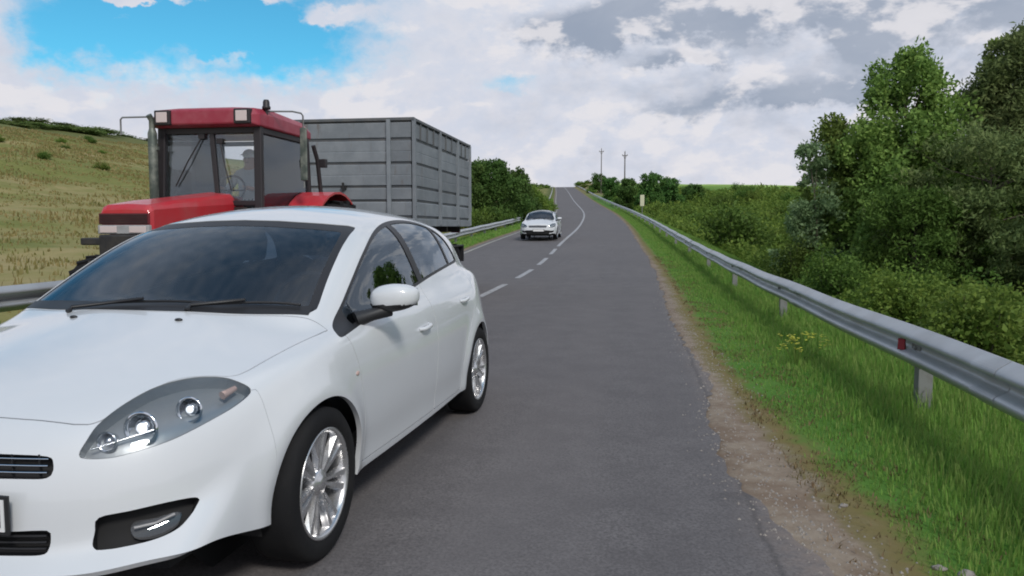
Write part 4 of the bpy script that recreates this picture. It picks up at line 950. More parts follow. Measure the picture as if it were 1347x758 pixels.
            o.location=(p[0]-nrm[0]*.022,sd*(p[1]-abs(nrm[1])*.022)*WS,p[2]-nrm[2]*.022)
        if D is not SEDAN:
            b=MB(); q0=C.project(np.array([[.57,.735,.775]]),10)[0]; q1=C.project(np.array([[.44,.70,.735]]),10)[0]; qm=q0*.55+q1*.45; b.tube([(q0[0],sd*q0[1]*WS-sd*.022,q0[2]-.010),(qm[0],sd*qm[1]*WS-sd*.022,qm[2]-.008)],[.010,.016],8); b.build('indicator_lamp',M['amber'],bowl)
            b=MB(); q0=C.project(np.array([[.14,.47,.640]]),10)[0]; q1=C.project(np.array([[.27,.60,.668]]),10)[0]; b.tube([(q0[0]+.018,sd*q0[1]*WS-sd*.006,q0[2]),(q1[0]+.02,sd*q1[1]*WS-sd*.015,q1[2])],.003,6); b.build('chrome_blade',M['chrome'],bowl)
        if detail and sd>0: pass
        # mirror
        if detail and sd<0:
            m=MB(); pr=[]; cx_,cy_,cz_=1.585,.945*WS,1.012
            bm=bmesh.new(); bmesh.ops.create_icosphere(bm,subdivisions=4,radius=1)
            Vv=[];
            for v in bm.verts:
                x,y,z=v.co; sgn=lambda q,e:math.copysign(abs(q)**e,q); x,y,z=sgn(x,.8),sgn(y,.72),sgn(z,.75)
                x=x*(.075 if x<0 else .050); yy2=y*.118; zz=z*.068*(1-.16*max(0,y)+.0)+.010*y; x+= .03*y*0+.025*max(0,y)**2
                Vv.append((cx_+x,sd*(cy_+yy2),cz_+zz))
            Fv=[[v.index for v in f.verts] for f in bm.faces]; bm.free()
            mz=[np.mean([Vv[i][2] for i in f]) for f in Fv]; mxx=[np.mean([Vv[i][0] for i in f]) for f in Fv]
            m.add(Vv,Fv,0,True); m.M=[1 if z<cz_-.030 else 0 for z in mz]
            mo=m.build('door_mirror',[M['paint'],M['black']],root)
            a=MB(); a.tube([(1.46,sd*.80*WS,.915),(1.52,sd*.86*WS,.935),(1.58,sd*.925*WS,.955)],[.040,.030,.034],10); a.build('mirror_arm',M['black'],mo)
            a=MB(); a.prism([(sd*(cy_-.10),cz_-.045),(sd*(cy_+.10),cz_-.040),(sd*(cy_+.10),cz_+.045),(sd*(cy_-.10),cz_+.05)],cx_+.046,cx_+.055,'x'); a.build('mirror_glass',M['chrome'],mo)
        # wheels
        for k,wx in enumerate(D['wheels']): 
            wheel(root,wx+(.006 if k==0 else 0),sd*.800*WS,sd)
            w_=MB(); pr2=[(.375,-.30),(.375,.035)]
            n_=30; Vw=[];Fw=[]
            for i in range(n_+1):
                a_=math.pi*1.18*i/n_-.09*math.pi
                for yy3 in (.50,.80): Vw.append((wx+(.015 if k==0 else 0)+.365*math.cos(a_),sd*yy3*WS,.316+.362*math.sin(a_)))
            for i in range(n_): Fw.append((2*i,2*i+1,2*i+3,2*i+2))
            Vw+= [(wx+.365*math.cos(a_),sd*.5*WS,.316+.362*math.sin(a_)) for a_ in np.linspace(0,2*math.pi,20,endpoint=False)]; Fw.append(tuple(range(2*(n_+1),2*(n_+1)+20)))
            w_.add(Vw,Fw); w_.build('wheel_arch_liner',M['liner'],root,fix=False)
        P=C.project(np.array([[1.257,.88,.700]]),10)[0]; b=MB(); b.sphere((P[0],sd*(P[1]*WS+.001),P[2]),.014,0,12,(1.3,.35,.8)); b.build('side_repeater',M['amber'],root)
    tl=link_shell('tail_lamp',tail,M['redlens'],root,.01,inset=.0,WS=WS)
    # dark floor, cabin
    b=MB(); b.box((.30,-.62*WS,.20),(4.1,.62*WS,.26)); b.box((.30,-.60*WS,.26),(1.25,.60*WS,.58)); b.build('floor_pan',M['liner'],root)
    if detail or True:
        b=MB(); b.prism([(1.12,.60),(1.20,.90),(1.42,.945),(1.70,.955),(1.78,.90),(1.76,.62)],-.70*WS,.70*WS,'y'); b.build('dashboard',M['dash'],root,bevel=.02)
        for (sx,sy) in ((2.28,-.36),(2.28,.36),(3.2,-.38),(3.2,.38)):
            b=MB(); b.box((sx-.32,sy-.25,.42),(sx+.18,sy+.25,.56),0,bev=.05); rt=Matrix.Rotation(R(14),3,'Y'); b.box((sx+.10,sy-.24,.52),(sx+.22,sy+.24,1.10),0,rot=rt,c=(sx+.16,sy,.56),bev=.05)
            b.box((sx+.24,sy-.13,1.14),(sx+.33,sy+.13,1.32),0,rot=rt,c=(sx+.28,sy,1.2),bev=.04); b.build('seat',M['cabin'],root)
        b=MB(); t_=[]; 
        for k in range(25): a_=2*math.pi*k/24; t_.append((1.90+.075*math.sin(a_),-.37+.185*math.cos(a_),.93+.17*math.sin(a_)))
        b.tube(t_,.013,8,cap=False); b.tube([(1.75,-.37,.88),(1.90,-.37,.93)],.03,8); b.tube([(1.90,-.54,.93),(1.90,-.20,.93)],.014,6); b.build('steering_wheel',M['dash'],root)
        b=MB(); b.box((1.93,-.12,1.295),(1.95,.12,1.355),0,bev=.008); b.tube([(1.94,0,1.34),(1.90,0,1.375)],.008,6); b.build('rear_view_mirror',M['dash'],root)
    # wipers, washers, plate
    for (a0,a1,c0) in (((1.075,.34),(1.13,-.33),0),((1.10,-.22),(1.22,-.66),0)) if detail else ():
        P0=C.project(np.array([[a0[0],a0[1],.99]]),10)[0]; b=MB(); pts=[]
        for k in range(9):
            q=k/8; y=a0[1]*(1-q)+a1[1]*q; xg=a0[0]*(1-q)+a1[0]*q; zz=.995+.035*math.sin(q*2.6); P=C.project(np.array([[xg,y,zz]]),10)[0]; pts.append((P[0]-.012,P[1]*WS,P[2]+.014))
        b.tube(pts,.0065,6); b.tube([(pts[0][0]-.03,pts[0][1],pts[0][2]-.02),pts[0],(pts[4][0]-.012,pts[4][1],pts[4][2]+.014)],[.014,.010,.007],6)
        b.build('wiper',M['black'],root)
    if detail:
        b=MB(); b.prism([(-.70,.955),(0,.975),(.70,.955),(.66,.99),(0,1.0),(-.66,.99)],0,.004,'x')
        cw=MB(); yy=np.linspace(-.70,.70,29); 
        Pa=C.project(np.stack([1.045+.16*(yy/.72)**2,yy,0*yy+.97],-1),10); Pb=C.project(np.stack([1.10+.16*(yy/.72)**2,yy,0*yy+1.0],-1),10)
        Vc=[(p[0],p[1]*WS,p[2]+.003) for p in Pa]+[(p[0],p[1]*WS,p[2]+.003) for p in Pb]; cw.add(Vc,[(i,i+1,i+30,i+29) for i in range(28)],0,True); cw.build('windscreen_cowl',M['black'],root,fix=False)
        for y in (-.245,.245):
            P=C.project(np.array([[.958,y,.96]]),10)[0]; b=MB(); b.sphere((P[0],P[1]*WS,P[2]+.003),.014,0,12,(.9,1.3,.55)); b.build('washer_jet',M['black'],root)
        P=C.project(np.array([[.03,0,.474]]),10)[0]
        pl=MB(); pl.box((-.012,-.275,.410),(-.002,.275,.534),0,bev=.003); plo=pl.build('number_plate',M['black'],root)
        q=MB(); q.box((-.0155,-.262,.422),(-.0122,.262,.522)); q.build('plate_face',M['whiteplate'],plo)
        q=MB(); # characters as stroked shapes; the only one in the picture is the last: an upright stroke
        def bar(y0,z0,y1,z1): q.box((-.0185,min(y0,y1),min(z0,z1)),(-.0156,max(y0,y1),max(z0,z1)))
        bar(-.250,.436,-.238,.508)
        q.build('plate_character',M['ink'],plo)
        plo.location=(.004,-.052,0)
        fl=MB(); 
        for k in range(2): pass
    return root
# ------------------------------------------------------------------ tractor, trailer and driver
def big_wheel(root,x,y,side,r,w,hub,lugs,name='wheel',rimmat='darkred'):
    t=MB(); prof=[(hub*.98,-w*.36),(hub*1.08,-w*.46),(r*.80,-w*.52),(r*.93,-w*.50),(r*.955,-w*.40),(r*.965,0),(r*.955,w*.40),(r*.93,w*.50),(r*.80,w*.52),(hub*1.08,w*.46),(hub*.98,w*.36)]
    t.lathe(prof,'y',(0,0,0),44)
    for k in range(lugs):
        for sd in (-1,1):
            a=2*math.pi*(k+(.5 if sd>0 else 0))/lugs; rot=Matrix.Rotation(-a,3,'Y')@Matrix.Rotation(sd*R(38),3,'X')
            t.box((r*.93,-.045*r/.8+0,-.028),(r*1.0,.045*r/.8,.028)); 
            for i in range(len(t.V)-8,len(t.V)):
                v=Vector(t.V[i]); v=Vector((v.x,v.y*w*5.2/(r*1.0)*.9,v.z)); v=Matrix.Rotation(sd*R(35),3,'X')@v; v.y+=sd*w*.24; t.V[i]=tuple(Matrix.Rotation(-a,3,'Y')@v)
    ty=t.build('tyre',M['tyre'],root); ty.location=(x,y,r)
    m=MB(); m.lathe([(hub,-w*.36),(hub*1.02,-w*.3),(hub*.9,-w*.2),(hub*.9,w*.2*side+.001),(hub*.55,w*.05*side),(hub*.3,w*.12*side),(.001,w*.16*side)],'y',(0,0,0),32)
    m.lathe([(hub,w*.36*side),(hub*1.02,w*.30*side),(hub*.9,w*.2*side)],'y',(0,0,0),32)
    m.build('rim',M[rimmat],ty); return ty
def make_tractor(loc,rz):
    root=thing('tractor','red farm tractor with a boxy glazed cab, pulling the grey trailer behind the white hatchback','tractor',loc,rz)
    # bonnet: lofted hull with soft shoulders
    secs=[(0,.270,1.315,1.545),(.05,.295,1.30,1.592),(.5,.305,1.22,1.655),(1.1,.315,1.16,1.715),(1.66,.33,1.10,1.775)]; V=[];n=11
    for x,w,zb,zt in secs: V+=[(x,y*w,zb+q*(zt-zb)) for y,q in ((-1,0),(-1,.45),(-1,.80),(-.93,.92),(-.78,.985),(0,1.02),(.78,.985),(.93,.92),(1,.80),(1,.45),(1,0))]
    F=[]
    for i in range(len(secs)-1):
        for k in range(n-1): F.append((i*n+k,i*n+k+1,(i+1)*n+k+1,(i+1)*n+k))
    F.append(tuple(range(n)));F.append(tuple(reversed(range(len(V)-n,len(V))))); b=MB(); b.add(V,F,0,False); bo=b.build('bonnet',M['red'],root,bevel=.012)
    b=MB(); b.box((-.022,-.285,1.385),(.002,.285,1.50),0,bev=.008)
    for k in range(6): b.box((-.030,-.27,1.395+k*.017),(-.020,.27,1.402+k*.017),1)
    b.build('grille',[M['darkred'],M['darkmetal']],root)
    b=MB(); b.box((-.035,-.29,1.285),(.02,.29,1.378),0,bev=.01); lp=b.build('light_panel',M['lightgrey'],root)
    for s_ in (-1,1):
        b=MB(); b.box((-.045,s_*.165-.095,1.298),(-.033,s_*.165+.095,1.366),0,bev=.005); b.build('headlight',M['lampwhite'],lp)
    b=MB(); b.box((-.10,-.24,.72),(.10,.24,1.28),0,bev=.02); b.box((-.06,-.48,1.17),(.16,.48,1.245),0,bev=.015)
    for k in range(8): b.box((-.30,-.22+k*.056,.62),(-.10,-.22+k*.056+.045,1.02),0,bev=.01)
    b.build('front_weights',M['darkmetal'],root)
    b=MB(); b.box((.10,-.22,.62),(2.6,.22,1.14),0,bev=.03); b.box((.3,-.27,1.10),(1.7,.27,1.24),0,bev=.03); b.tube([(.75,-.95,.58),(.75,.95,.58)],.09,12); b.tube([(3.0,-1.0,.86),(3.0,1.0,.86)],.13,14); b.box((2.4,-.3,.5),(3.5,.3,1.25),0,bev=.04)
    b.tube([(.9,.30,1.0),(1.3,.36,1.02),(1.55,.36,.9)],.04); b.build('engine_and_axles',M['darkmetal'],root)
    for s_ in (-1,1):
        big_wheel(root,.75,s_*.82,s_,.52,.30,.26,20); big_wheel(root,3.0,s_*1.03,s_,.86,.46,.45,22)
        # rear fender: arched shell
        b=MB(); V=[];F=[]; n_=14
        for i in range(n_+1):
            a=R(-5+172*i/n_); 
            for rr_ in (.955,.985):
                for y in (.67,1.13): V.append((3.0-rr_*math.cos(a),s_*y,.86+rr_*math.sin(a)))
        for i in range(n_):
            k=4*i; F+=[(k,k+1,k+5,k+4),(k+2,k+6,k+7,k+3),(k,k+4,k+6,k+2),(k+1,k+3,k+7,k+5)]
        b.add(V,F,0,False); b.prism([(3.0-.985*math.cos(R(-5+172*i/n_)),.86+.985*math.sin(R(-5+172*i/n_))) for i in range(n_+1)],s_*.66,s_*.685,'y')
        fo=b.build('rear_fender',M['red'],root)
        b=MB(); b.box((2.06,s_*1.0-.06,1.40),(2.10,s_*1.0+.06,1.47),0,bev=.008); b.build('marker_lamp',M['amber'],fo)
        b=MB(); 
        for k,z in enumerate((.55,.85,1.1)): b.box((1.75,s_*.62-.10,z),(2.05,s_*.62+.12,z+.03))
        b.box((1.74,s_*.52,.5),(1.78,s_*.55,1.25)); b.build('step',M['darkmetal'],root)
    # cab
    b=MB(); b.box((1.60,-.66,1.12),(3.12,.66,1.30),0,bev=.02); b.box((1.60,-.50,1.28),(1.70,.50,1.60)); b.build('cab_floor',M['darkmetal'],root)
    W_=.655; x0,x1=1.62,3.10; zt=2.60
    def postb(b,x,y,xt,yt,wx,wy,z0=1.28,z1=zt):
        V=[(x-wx,y-wy,z0),(x+wx,y-wy,z0),(x+wx,y+wy,z0),(x-wx,y+wy,z0),(xt-wx,yt-wy,z1),(xt+wx,yt-wy,z1),(xt+wx,yt+wy,z1),(xt-wx,yt+wy,z1)]
        b.add(V,[(3,2,1,0),(4,5,6,7),(0,1,5,4),(1,2,6,5),(2,3,7,6),(3,0,4,7)])
    for s_ in (-1,1):
        for (x,xt,wx,wy) in ((x0,x0+.06,.038,.050),(x1,x1-.05,.035,.035)):
            b=MB(); postb(b,x,s_*W_,xt,s_*(W_-.02),wx,wy); b.build('cab_post',M['post'],root,bevel=.012)
    b=MB(); postb(b,x0+.005,-.12,x0+.06,-.02,.022,.030,1.60,zt-.06); b.build('cab_post',M['post'],root,bevel=.006)
    bxs=[((x0-.02,-W_,1.62),(x0+.03,W_,1.68)),((x0+.03,-W_,2.50),(x0+.09,W_,2.58)),((x1-.06,-W_,2.50),(x1+.0,W_,2.56)),((x1-.03,-W_,1.40),(x1+.03,W_,1.46))]
    for s_ in (-1,1): bxs+=[((x0+.095,s_*W_-.025,2.50),(x1-.065,s_*W_+.025,2.57)),((x0+.045,s_*W_-.02,1.305),(x1-.04,s_*W_+.02,1.36))]
    for p_,q_ in bxs: b=MB(); b.box(p_,q_,0,bev=.006); b.build('cab_rail',M['post'],root)
    g=MB(); g.box((x0+.024,-W_+.05,1.66),(x0+.030,-.10,2.52)); 
    for i in range(4,8): pass
    def pane(name,P,th=.006,n=(1,0,0)):
        n=Vector(n)*th; q=MB(); V=[Vector(p) for p in P]; k=len(V); q.add(V+[v+n for v in V],[tuple(range(k)),tuple(reversed(range(k,2*k)))]+[(i,i+k,(i+1)%k+k,(i+1)%k) for i in range(k)]); return q.build(name,M['cabglass'],root)
    pane('windscreen',[(x0+.003,-W_+.05,1.68),(x0+.003,W_-.05,1.68),(x0+.062,W_-.06,2.50),(x0+.062,-W_+.06,2.50)])
    pane('rear_window',[(x1-.004,-W_+.04,1.46),(x1-.004,W_-.04,1.46),(x1-.05,W_-.04,2.50),(x1-.05,-W_+.04,2.50)])
    for s_ in (-1,1):
        pane('side_window',[(x0+.05,s_*W_,1.36),(x1-.04,s_*W_,1.36),(x1-.08,s_*(W_-.015),2.50),(x0+.10,s_*(W_-.015),2.50)],.006,(0,1,0))
    # roof with raked visor
    b=MB(); rs=[(x0-.10,.62,2.60,2.775),(x0-.03,.70,2.575,2.805),(x0+.3,.72,2.57,2.83),(x1-.2,.70,2.57,2.80),(x1+.08,.66,2.58,2.74)]; V=[]; n=8
    for x,w,zb,z2 in rs: V+=[(x,-w,zb),(x,-w,zb+.6*(z2-zb)),(x,-w*.92,z2-.015),(x,-w*.5,z2),(x,w*.5,z2),(x,w*.92,z2-.015),(x,w,zb+.6*(z2-zb)),(x,w,zb)]
    F=[(i*n+k,i*n+(k+1)%n,(i+1)*n+(k+1)%n,(i+1)*n+k) for i in range(len(rs)-1) for k in range(n)]+[tuple(range(n)),tuple(reversed(range(len(V)-n,len(V))))]
    b.add(V,F); rf=b.build('cab_roof',M['roofred'],root,bevel=.02)
    b=MB(); b.sphere((x0+.45,.03,2.832),.09,0,16,(1,1.2,.28)); b.build('roof_vent',M['roofred'],rf)
    for s_ in (-1,1):
        b=MB(); b.box((x0-.135,s_*.52-.105,2.595),(x0-.02,s_*.52+.105,2.775),0,bev=.012); b.box((x0-.147,s_*.52-.072,2.625),(x0-.134,s_*.52+.072,2.750),1,bev=.006); b.build('work_lamp',[M['post'],M['lampwhite']],root)
    b=MB(); b.lathe([(.001,0),(.05,0),(.052,.03),(.042,.04),(.04,.09),(.03,.115),(.001,.12)],'z',(x0+.17,-.69,2.80),16); b.tube([(x0+.17,-.69,2.7),(x0+.17,-.69,2.81)],.018); b.build('beacon',M['post'],root)
    b=MB(); b.tube([(1.52,.675,1.15),(1.52,.675,1.62)],.045,12); b.tube([(1.52,.675,1.60),(1.52,.675,1.66),(1.52,.675,2.50),(1.52,.675,2.56)],[.04,.055,.055,.036],16); b.tube([(1.52,.675,2.55),(1.52,.675,2.66),(1.48,.69,2.72)],[.036,.036,.036],12)
    b.box((1.50,.60,2.3),(1.54,.70,2.34)); b.build('exhaust_stack',M['stack'],root,fix=False)
    b=MB(); b.tube([(x0,.64,2.60),(x0-.02,.74,2.70),(x0-.02,.80,2.715),(x0-.02,1.13,2.715),(x0-.02,1.155,2.69),(x0-.02,1.155,2.50)],.011,8); b.build('mirror_arm',M['galvp'],root,fix=False)
    b=MB(); b.tube([(x0+.2,-.70,2.78),(x0+.45,-.90,2.81),(x0+.55,-.97,2.80),(x0+.57,-.985,2.77),(x0+.57,-.985,1.86)],.011,8); ma=b.build('mirror_arm',M['galvp'],root,fix=False)
    b=MB(); b.box((x0+.545,-1.035,1.95),(x0+.575,-.945,2.62),0,bev=.01); b.build('mirror',M['stack'],ma)
    b=MB(); b.tube([(x1+.05,-.70,2.50),(x1+.14,-.72,2.3),(x1+.20,-.74,1.82)],.032,8); b.tube([(x1+.05,.70,2.50),(x1+.14,.72,2.3),(x1+.20,.74,1.82)],.032,8); b.box((x1+.14,-.84,2.2),(x1+.22,-.74,2.32),0,bev=.01); b.build('rear_bar',M['post'],root,fix=False)
    for (y0,z0,y1,z1) in ((.10,2.46,.44,1.86),(-.14,2.40,-.30,1.80)):
        b=MB(); b.tube([(x0+.035,y0,z0),(x0-.01,(y0+y1)/2,(z0+z1)/2),(x0-.012,y1,z1)],.009,6); b.box((x0+.02,y0-.04,z0-.02),(x0+.05,y0+.04,z0+.04)); b.build('wiper',M['post'],root,fix=False)
    # inside
    b=MB(); b.box((2.45,-.26,1.42),(2.95,.26,1.56),0,bev=.05); b.box((2.86,-.25,1.5),(2.98,.25,2.15),0,bev=.05); b.box((2.5,-.15,1.25),(2.85,.15,1.45)); b.build('seat',M['cabin'],root)
    b=MB(); t_=[(2.12+.07*math.sin(a),.20*math.cos(a),1.83+.19*math.sin(a)) for a in np.linspace(0,2*math.pi,25)]; b.tube(t_,.014,8,cap=False); b.tube([(1.78,0,1.45),(2.12,0,1.83)],.03); b.tube([(2.12,-.2,1.83),(2.12,.2,1.83)],.012,6); b.build('steering_wheel',M['dash'],root,fix=False)
    b=MB(); b.box((1.68,-.32,1.3),(1.88,.32,1.74),0,bev=.04); b.build('dashboard',M['darkred'],root)
    b=MB(); b.box((2.35,-.62,1.3),(2.9,-.38,1.62),0,bev=.04); b.build('side_console',M['darkred'],root)
    return root
def make_driver(loc,rz,parent=None):
    root=thing('person','person in a pale shirt and light cap at the wheel inside the red cab','person',loc,rz)
    J=dict(pel=(2.66,0,1.66,.15),ab=(2.68,0,1.82,.145),ch=(2.68,0,2.02,.155),nk=(2.665,0,2.17,.062),hd=(2.65,0,2.27,.088),ht=(2.655,0,2.36,.075))
    E=[('pel','ab'),('ab','ch'),('ch','nk'),('nk','hd'),('hd','ht')]
    for s_,n_ in ((-1,'r'),(1,'l')):
        J.update({'sh'+n_:(2.69,s_*.185,2.08,.068),'el'+n_:(2.55,s_*.29,1.84,.048),'wr'+n_:(2.26,s_*.20,1.86,.030),'ha'+n_:(2.17,s_*.195,1.87,.034),
          'hp'+n_:(2.60,s_*.10,1.62,.085),'kn'+n_:(2.22,s_*.16,1.62,.062),'an'+n_:(2.12,s_*.16,1.34,.042),'ft'+n_:(1.98,s_*.16,1.33,.038)})
        E+=[('ch','sh'+n_),('sh'+n_,'el'+n_),('el'+n_,'wr'+n_),('wr'+n_,'ha'+n_),('pel','hp'+n_),('hp'+n_,'kn'+n_),('kn'+n_,'an'+n_),('an'+n_,'ft'+n_)]
    K=list(J); me=bpy.data.meshes.new('body'); me.from_pydata([J[k][:3] for k in K],[(K.index(a),K.index(b)) for a,b in E],[]); o=bpy.data.objects.new('body_cage',me); COL.objects.link(o)
    sk=o.modifiers.new('skin','SKIN'); sk.use_smooth_shade=True
    for i,k in enumerate(K): me.skin_vertices[0].data[i].radius=(J[k][3],J[k][3]); me.skin_vertices[0].data[i].use_root=(k=='pel')
    sb=o.modifiers.new('sub','SUBSURF'); sb.levels=2; sb.render_levels=2
    dg=bpy.context.evaluated_depsgraph_get(); dg.update(); m2=bpy.data.meshes.new_from_object(o.evaluated_get(dg)); bpy.data.objects.remove(o)
    bm=bmesh.new(); bm.from_mesh(m2)
    for s_ in (-1,1):   # fingers closed round the rim of the wheel
        for k in range(5):
            L=(.045,.05,.048,.04,.035)[k]; z=1.895-k*.017 if k else 1.885; y=s_*(.195+(.0 if k else -.02))
            pts=[Vector((2.165,y,z)),Vector((2.165-L*.6,y+s_*.004,z+.004)),Vector((2.165-L*.8,y-s_*.018,z-.002))]
            q=MB(); q.tube(pts,[.010,.009,.007],6); mp=[bm.verts.new(v) for v in q.V]
            for f in q.F:
                try: bm.faces.new([mp[i] for i in f])
                except Exception: pass
    bm.to_mesh(m2); bm.free(); m2.name='body'
    for k in ('paleman','skin','cabin'): m2.materials.append(M[k])
    for p in m2.polygons:
        c=p.center; p.use_smooth=True; p.material_index=1 if (c.z>2.15 or c.x<2.30 and c.z>1.78) else (2 if c.z<1.72 else 0)
    b=bpy.data.objects.new('body',m2); COL.objects.link(b); b.parent=root
    q=MB(); q.sphere((2.655,0,2.335),.098,0,18,(1.05,.92,.78)); q.add([(2.60,-.07,2.335),(2.60,.07,2.335),(2.49,.045,2.315),(2.49,-.045,2.315),(2.60,-.07,2.347),(2.60,.07,2.347),(2.49,.045,2.323),(2.49,-.045,2.323)],[(0,1,2,3),(4,7,6,5),(0,4,5,1),(2,6,7,3),(1,5,6,2),(0,3,7,4)]); q.build('cap',M['cap'],root)
    q=MB(); q.add([(2.565,-.012,2.262),(2.565,.012,2.262),(2.545,0,2.245),(2.575,0,2.30)],[(0,1,2),(0,3,1),(0,2,3),(1,3,2)]); 
    for s_ in (-1,1): q.sphere((2.66,s_*.090,2.27),.022,0,8,(.7,.4,1.2))
    q.build('nose_and_ears',M['skin'],root)
    q=MB(); 
    for s_ in (-1,1): q.sphere((2.572,s_*.030,2.285),.009,0,8)
    q.box((2.566,-.022,2.222),(2.574,.022,2.228)); q.build('eyes_and_mouth',M['ink'],root)
    return root
def make_trailer(loc,rz):
    root=thing('farm_trailer','tall grey steel box trailer with ribbed boards, hitched behind the red tractor','trailer',loc,rz)
    L=4.55; W=1.25; z0,z1=1.48,3.17
    b=MB(); b.box((.03,-W+.03,z0),(.05,W-.03,z1-.01)); b.box((L-.05,-W+.03,z0),(L-.03,W-.03,z1-.01)); b.box((.03,-W+.03,z0),(L-.03,-W+.05,z1-.01)); b.box((.03,W-.05,z0),(L-.03,W-.03,z1-.01)); b.box((.05,-W+.05,z0),(L-.05,W-.05,z0+.04)); b.build('box_wall',M['steeld'],root)  # wall coloured darker so the board gaps read as shadow lines
    rows=[(1.52,1.765),(1.80,2.005),(2.045,2.41),(2.45,2.815),(2.855,3.13)]
    postx=[0,1.8,3.3,4.55]; posty=[-1.25,-.82,.82,1.25]
    # pressed boards: each bay of each wall
    def board(a0,a1,za,zb,axis,sgn):
        n=2 if zb-za>.3 else 1; q=MB(); prof=[(za,.0)]
        h=(zb-za)/n
        for k in range(n): prof+=[(za+h*k+h*.06,.026),(za+h*k+h*.93,.030),(za+h*(k+1)-h*.02,.022)]
        prof+= [(zb,.0)]
        pts=[(z,d) for z,d in prof]; V=[];F=[]
        for a in (a0,a1):
            for z,d in pts:
                if axis=='side': V.append((a,sgn*(W-.03+d),z))
                else: V.append((.03-d if sgn<0 else L-.03+d,a,z))
        m=len(pts)
        for i in range(m-1): F.append((i,i+1,m+i+1,m+i))
        F.append(tuple(range(m)));F.append(tuple(reversed(range(m,2*m)))); q.add(V,F)
        q.build('board',M['steel'],root)
    for za,zb in rows:
        for i in range(3):
            for s_ in (-1,1): board(postx[i]+.035,postx[i+1]-.035,za,zb,'side',s_)
            board(posty[i]+.035,posty[i+1]-.035,za,zb,'end',-1)
            board(posty[i]+.035,posty[i+1]-.035,za,zb,'end',1)
    for s_ in (-1,1):
        for k,x in enumerate(postx):
            xx=min(max(x,.025),L-.025); b=MB(); b.box((xx-.038,s_*(W+.012)-.03,z0-.12),(xx+.038,s_*(W+.012)+.03,z1),0,bev=.006)
            b.box((xx-.02,s_*(W+.045)-.006,z0+.2),(xx+.02,s_*(W+.045)+.006,z0+.34)); b.build('stake',M['steel'],root)
        for y in (-.82,.82):
            xx=-.015 if s_<0 else L+.015; b=MB(); b.box((xx-.028,y-.035,z0-.10),(xx+.028,y+.035,z1),0,bev=.006); b.build('stake',M['steel'],root)
    b=MB()
    b.box((-.02,-W-.03,z1-.02),(.05,W+.03,z1+.035),0,bev=.008); b.box((L-.05,-W-.03,z1-.02),(L+.02,W+.03,z1+.035),0,bev=.008)
    b.box((.05,-W-.03,z1-.02),(L-.05,-W+.03,z1+.03),0,bev=.008); b.box((.05,W-.03,z1-.02),(L-.05,W+.03,z1+.03),0,bev=.008); b.build('top_rail',M['steeld'],root)
    # small dark panels between the uprights of the top board, right wall
    for x in (.45,.9,1.35,2.3,2.8,3.7,4.1):
        for s_ in (-1,1):
            b=MB(); b.box((x-.022,s_*(W+.008)-.012,2.855),(x+.022,s_*(W+.008)+.012,3.14)); b.build('rib',M['steeld'],root)
    for (y,z) in ((0,2.02),): b=MB(); b.box((-.05,y-.05,z-.02),(-.005,y+.05,z+.02)); b.box((-.065,y-.02,z-.08),(-.045,y+.02,z+.08)); b.build('latch',M['darkmetal'],root)
    b=MB(); b.box((-.04,-W-.02,z0-.14),(L+.03,-W+.10,z0-.002),0,bev=.01); b.box((-.04,W-.10,z0-.14),(L+.03,W+.02,z0-.002),0,bev=.01); b.box((-.04,-W+.10,z0-.14),(.08,W-.10,z0-.004)); b.box((L-.08,-W+.10,z0-.14),(L+.03,W-.10,z0-.004)); b.build('sill_frame',M['steel'],root)
    b=MB(); b.box((-.3,-.50,1.05),(L-.1,-.38,1.30)); b.box((-.3,.38,1.05),(L-.1,.50,1.30))
    for x in (.2,1.1,2.0,3.0,4.2): b.box((x-.05,-1.1,1.22),(x+.05,1.1,1.345))
    b.tube([(-.2,-.44,1.0),(-1.7,-.05,.62)],.05,8); b.tube([(-.2,.44,1.0),(-1.7,.05,.62)],.05,8); b.tube([(-1.65,0,.62),(-1.95,0,.60)],.045,8)
    b.tube([(.75,-1.0,.50),(.75,1.0,.50)],.06,10); b.tube([(3.75,-1.0,.50),(3.75,1.0,.50)],.06,10)
    for x in (.75,3.75):
        for s_ in (-1,1): b.box((x-.45,s_*.62-.04,.52),(x+.45,s_*.62+.04,.60)); b.box((x-.08,s_*.62-.05,.58),(x+.08,s_*.62+.05,1.06))
    b.build('chassis',M['darkmetal'],root,fix=False)
    for x in (.75,3.75):
        for s_ in (-1,1): big_wheel(root,x,s_*.98,s_,.48,.27,.24,18,rimmat='stack')
    for s_ in (-1,1):
        b=MB(); b.box((3.18,s_*1.0-.16,.90),(4.32,s_*1.0+.16,.93)); b.box((4.30,s_*1.0-.16,.55),(4.33,s_*1.0+.16,.93)); b.box((3.17,s_*1.0-.16,.70),(3.20,s_*1.0+.16,.93)); b.build('mudguard',M['black'],root)
        b=MB(); b.box((L+.02,s_*.90-.10,1.20),(L+.05,s_*.90+.10,1.29),0,bev=.01); b.build('tail_lamp',M['redlens'],root)
        b=MB(); b.box((-.06,s_*1.12-.05,1.38),(-.042,s_*1.12+.05,1.46),0,bev=.004); b.build('reflector',M['lampwhite'],root)
    return root
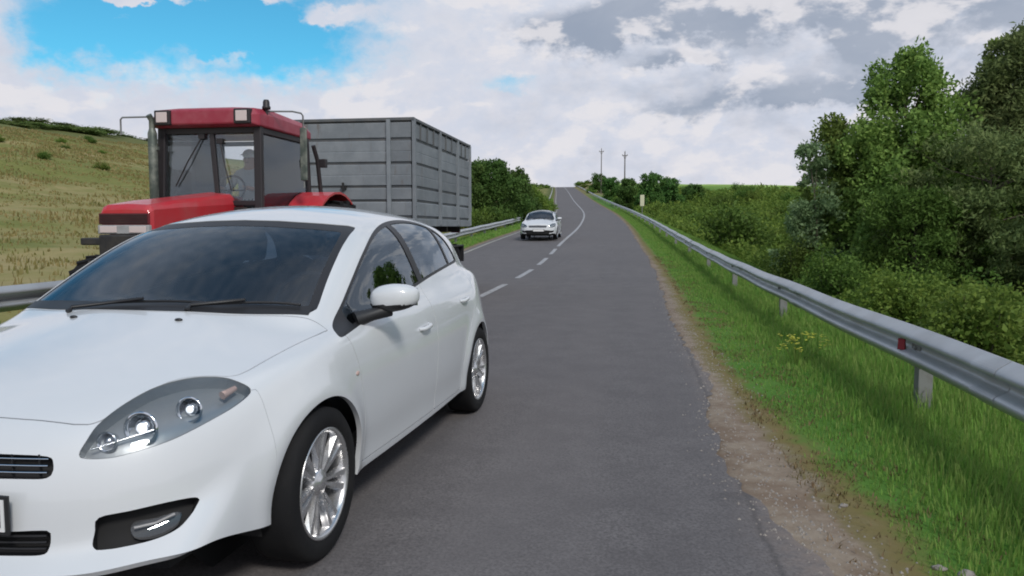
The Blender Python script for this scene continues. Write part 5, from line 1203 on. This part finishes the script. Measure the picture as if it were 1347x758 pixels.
def pole(label,x,y,ztop,arm):
    zg=float(gz(x,y)); root=thing('utility_pole',label,'pole',(x,y,zg)); h=ztop-zg
    b=MB(); b.tube([(0,0,-.3),(0,0,h*.5),(0,0,h)],[.15,.12,.09],8); b.build('shaft',M['wood'],root,fix=False)
    b=MB(); b.box((-arm,-.06,h-.75),(arm,.06,h-.62)); 
    b.tube([(-arm*.6,0,h-.68),(0,0,h-1.5)],.03,5); b.tube([(arm*.6,0,h-.68),(0,0,h-1.5)],.03,5); ca=b.build('crossarm',M['wood'],root,fix=False)
    for q in (-.9,0.001,.9): b=MB(); b.lathe([(.001,.0),(.05,0),(.09,.06),(.06,.1),(.09,.15),(.05,.22),(.001,.24)],'z',(q*arm,0,h-.62 if abs(q)>.1 else h),8); b.build('insulator',M['lightgrey'],ca)
    return root
# ------------------------------------------------------------------ placing everything
tr=make_tractor((-5.20,7.25,float(gz(-5.2,9))+.03),R(90))
dv=make_driver((-5.20,7.25,float(gz(-5.2,9))+.03),R(90))
tl=make_trailer((-5.05,12.96,.03),R(90))
TH=.04163634
car1=make_car('large white five-door hatchback overtaking the tractor, nearest to the camera',(-2.21,2.04454,.006),math.pi/2-TH,HATCH,.0135,1.05)
yc=37.0; xcar=float(_xc(yc+2))-1.18
car2=make_car('small distant white car driving toward the camera in the left lane',(xcar,yc,float(_rz(yc+1.6))+.0),math.pi/2+.02,SEDAN,.03,1.0)
car2.rotation_euler=(0,-R(1.6),math.pi/2+.03)
pole('nearer and thicker utility pole above the small trees right of the crest',-2.3,150,15.6,.5)
pole('farther thin utility pole standing left of the nearer one above the crest',-9.0,200,21.2,.6)
def marker(x,y):
    z=float(gz(x,y)); root=thing('roadside_sign','pale yellowish board on a short post just behind the right guardrail far away','sign',(x,y,z))
    b=MB(); b.tube([(0,.03,-.2),(0,.03,2.25)],.035,8); b.build('post',M['galvp'],root,fix=False); b=MB(); b.box((-.20,-.012,1.15),(.20,.012,2.25),0,bev=.01); b.build('board',M['signpale'],root)
marker(.55,78)
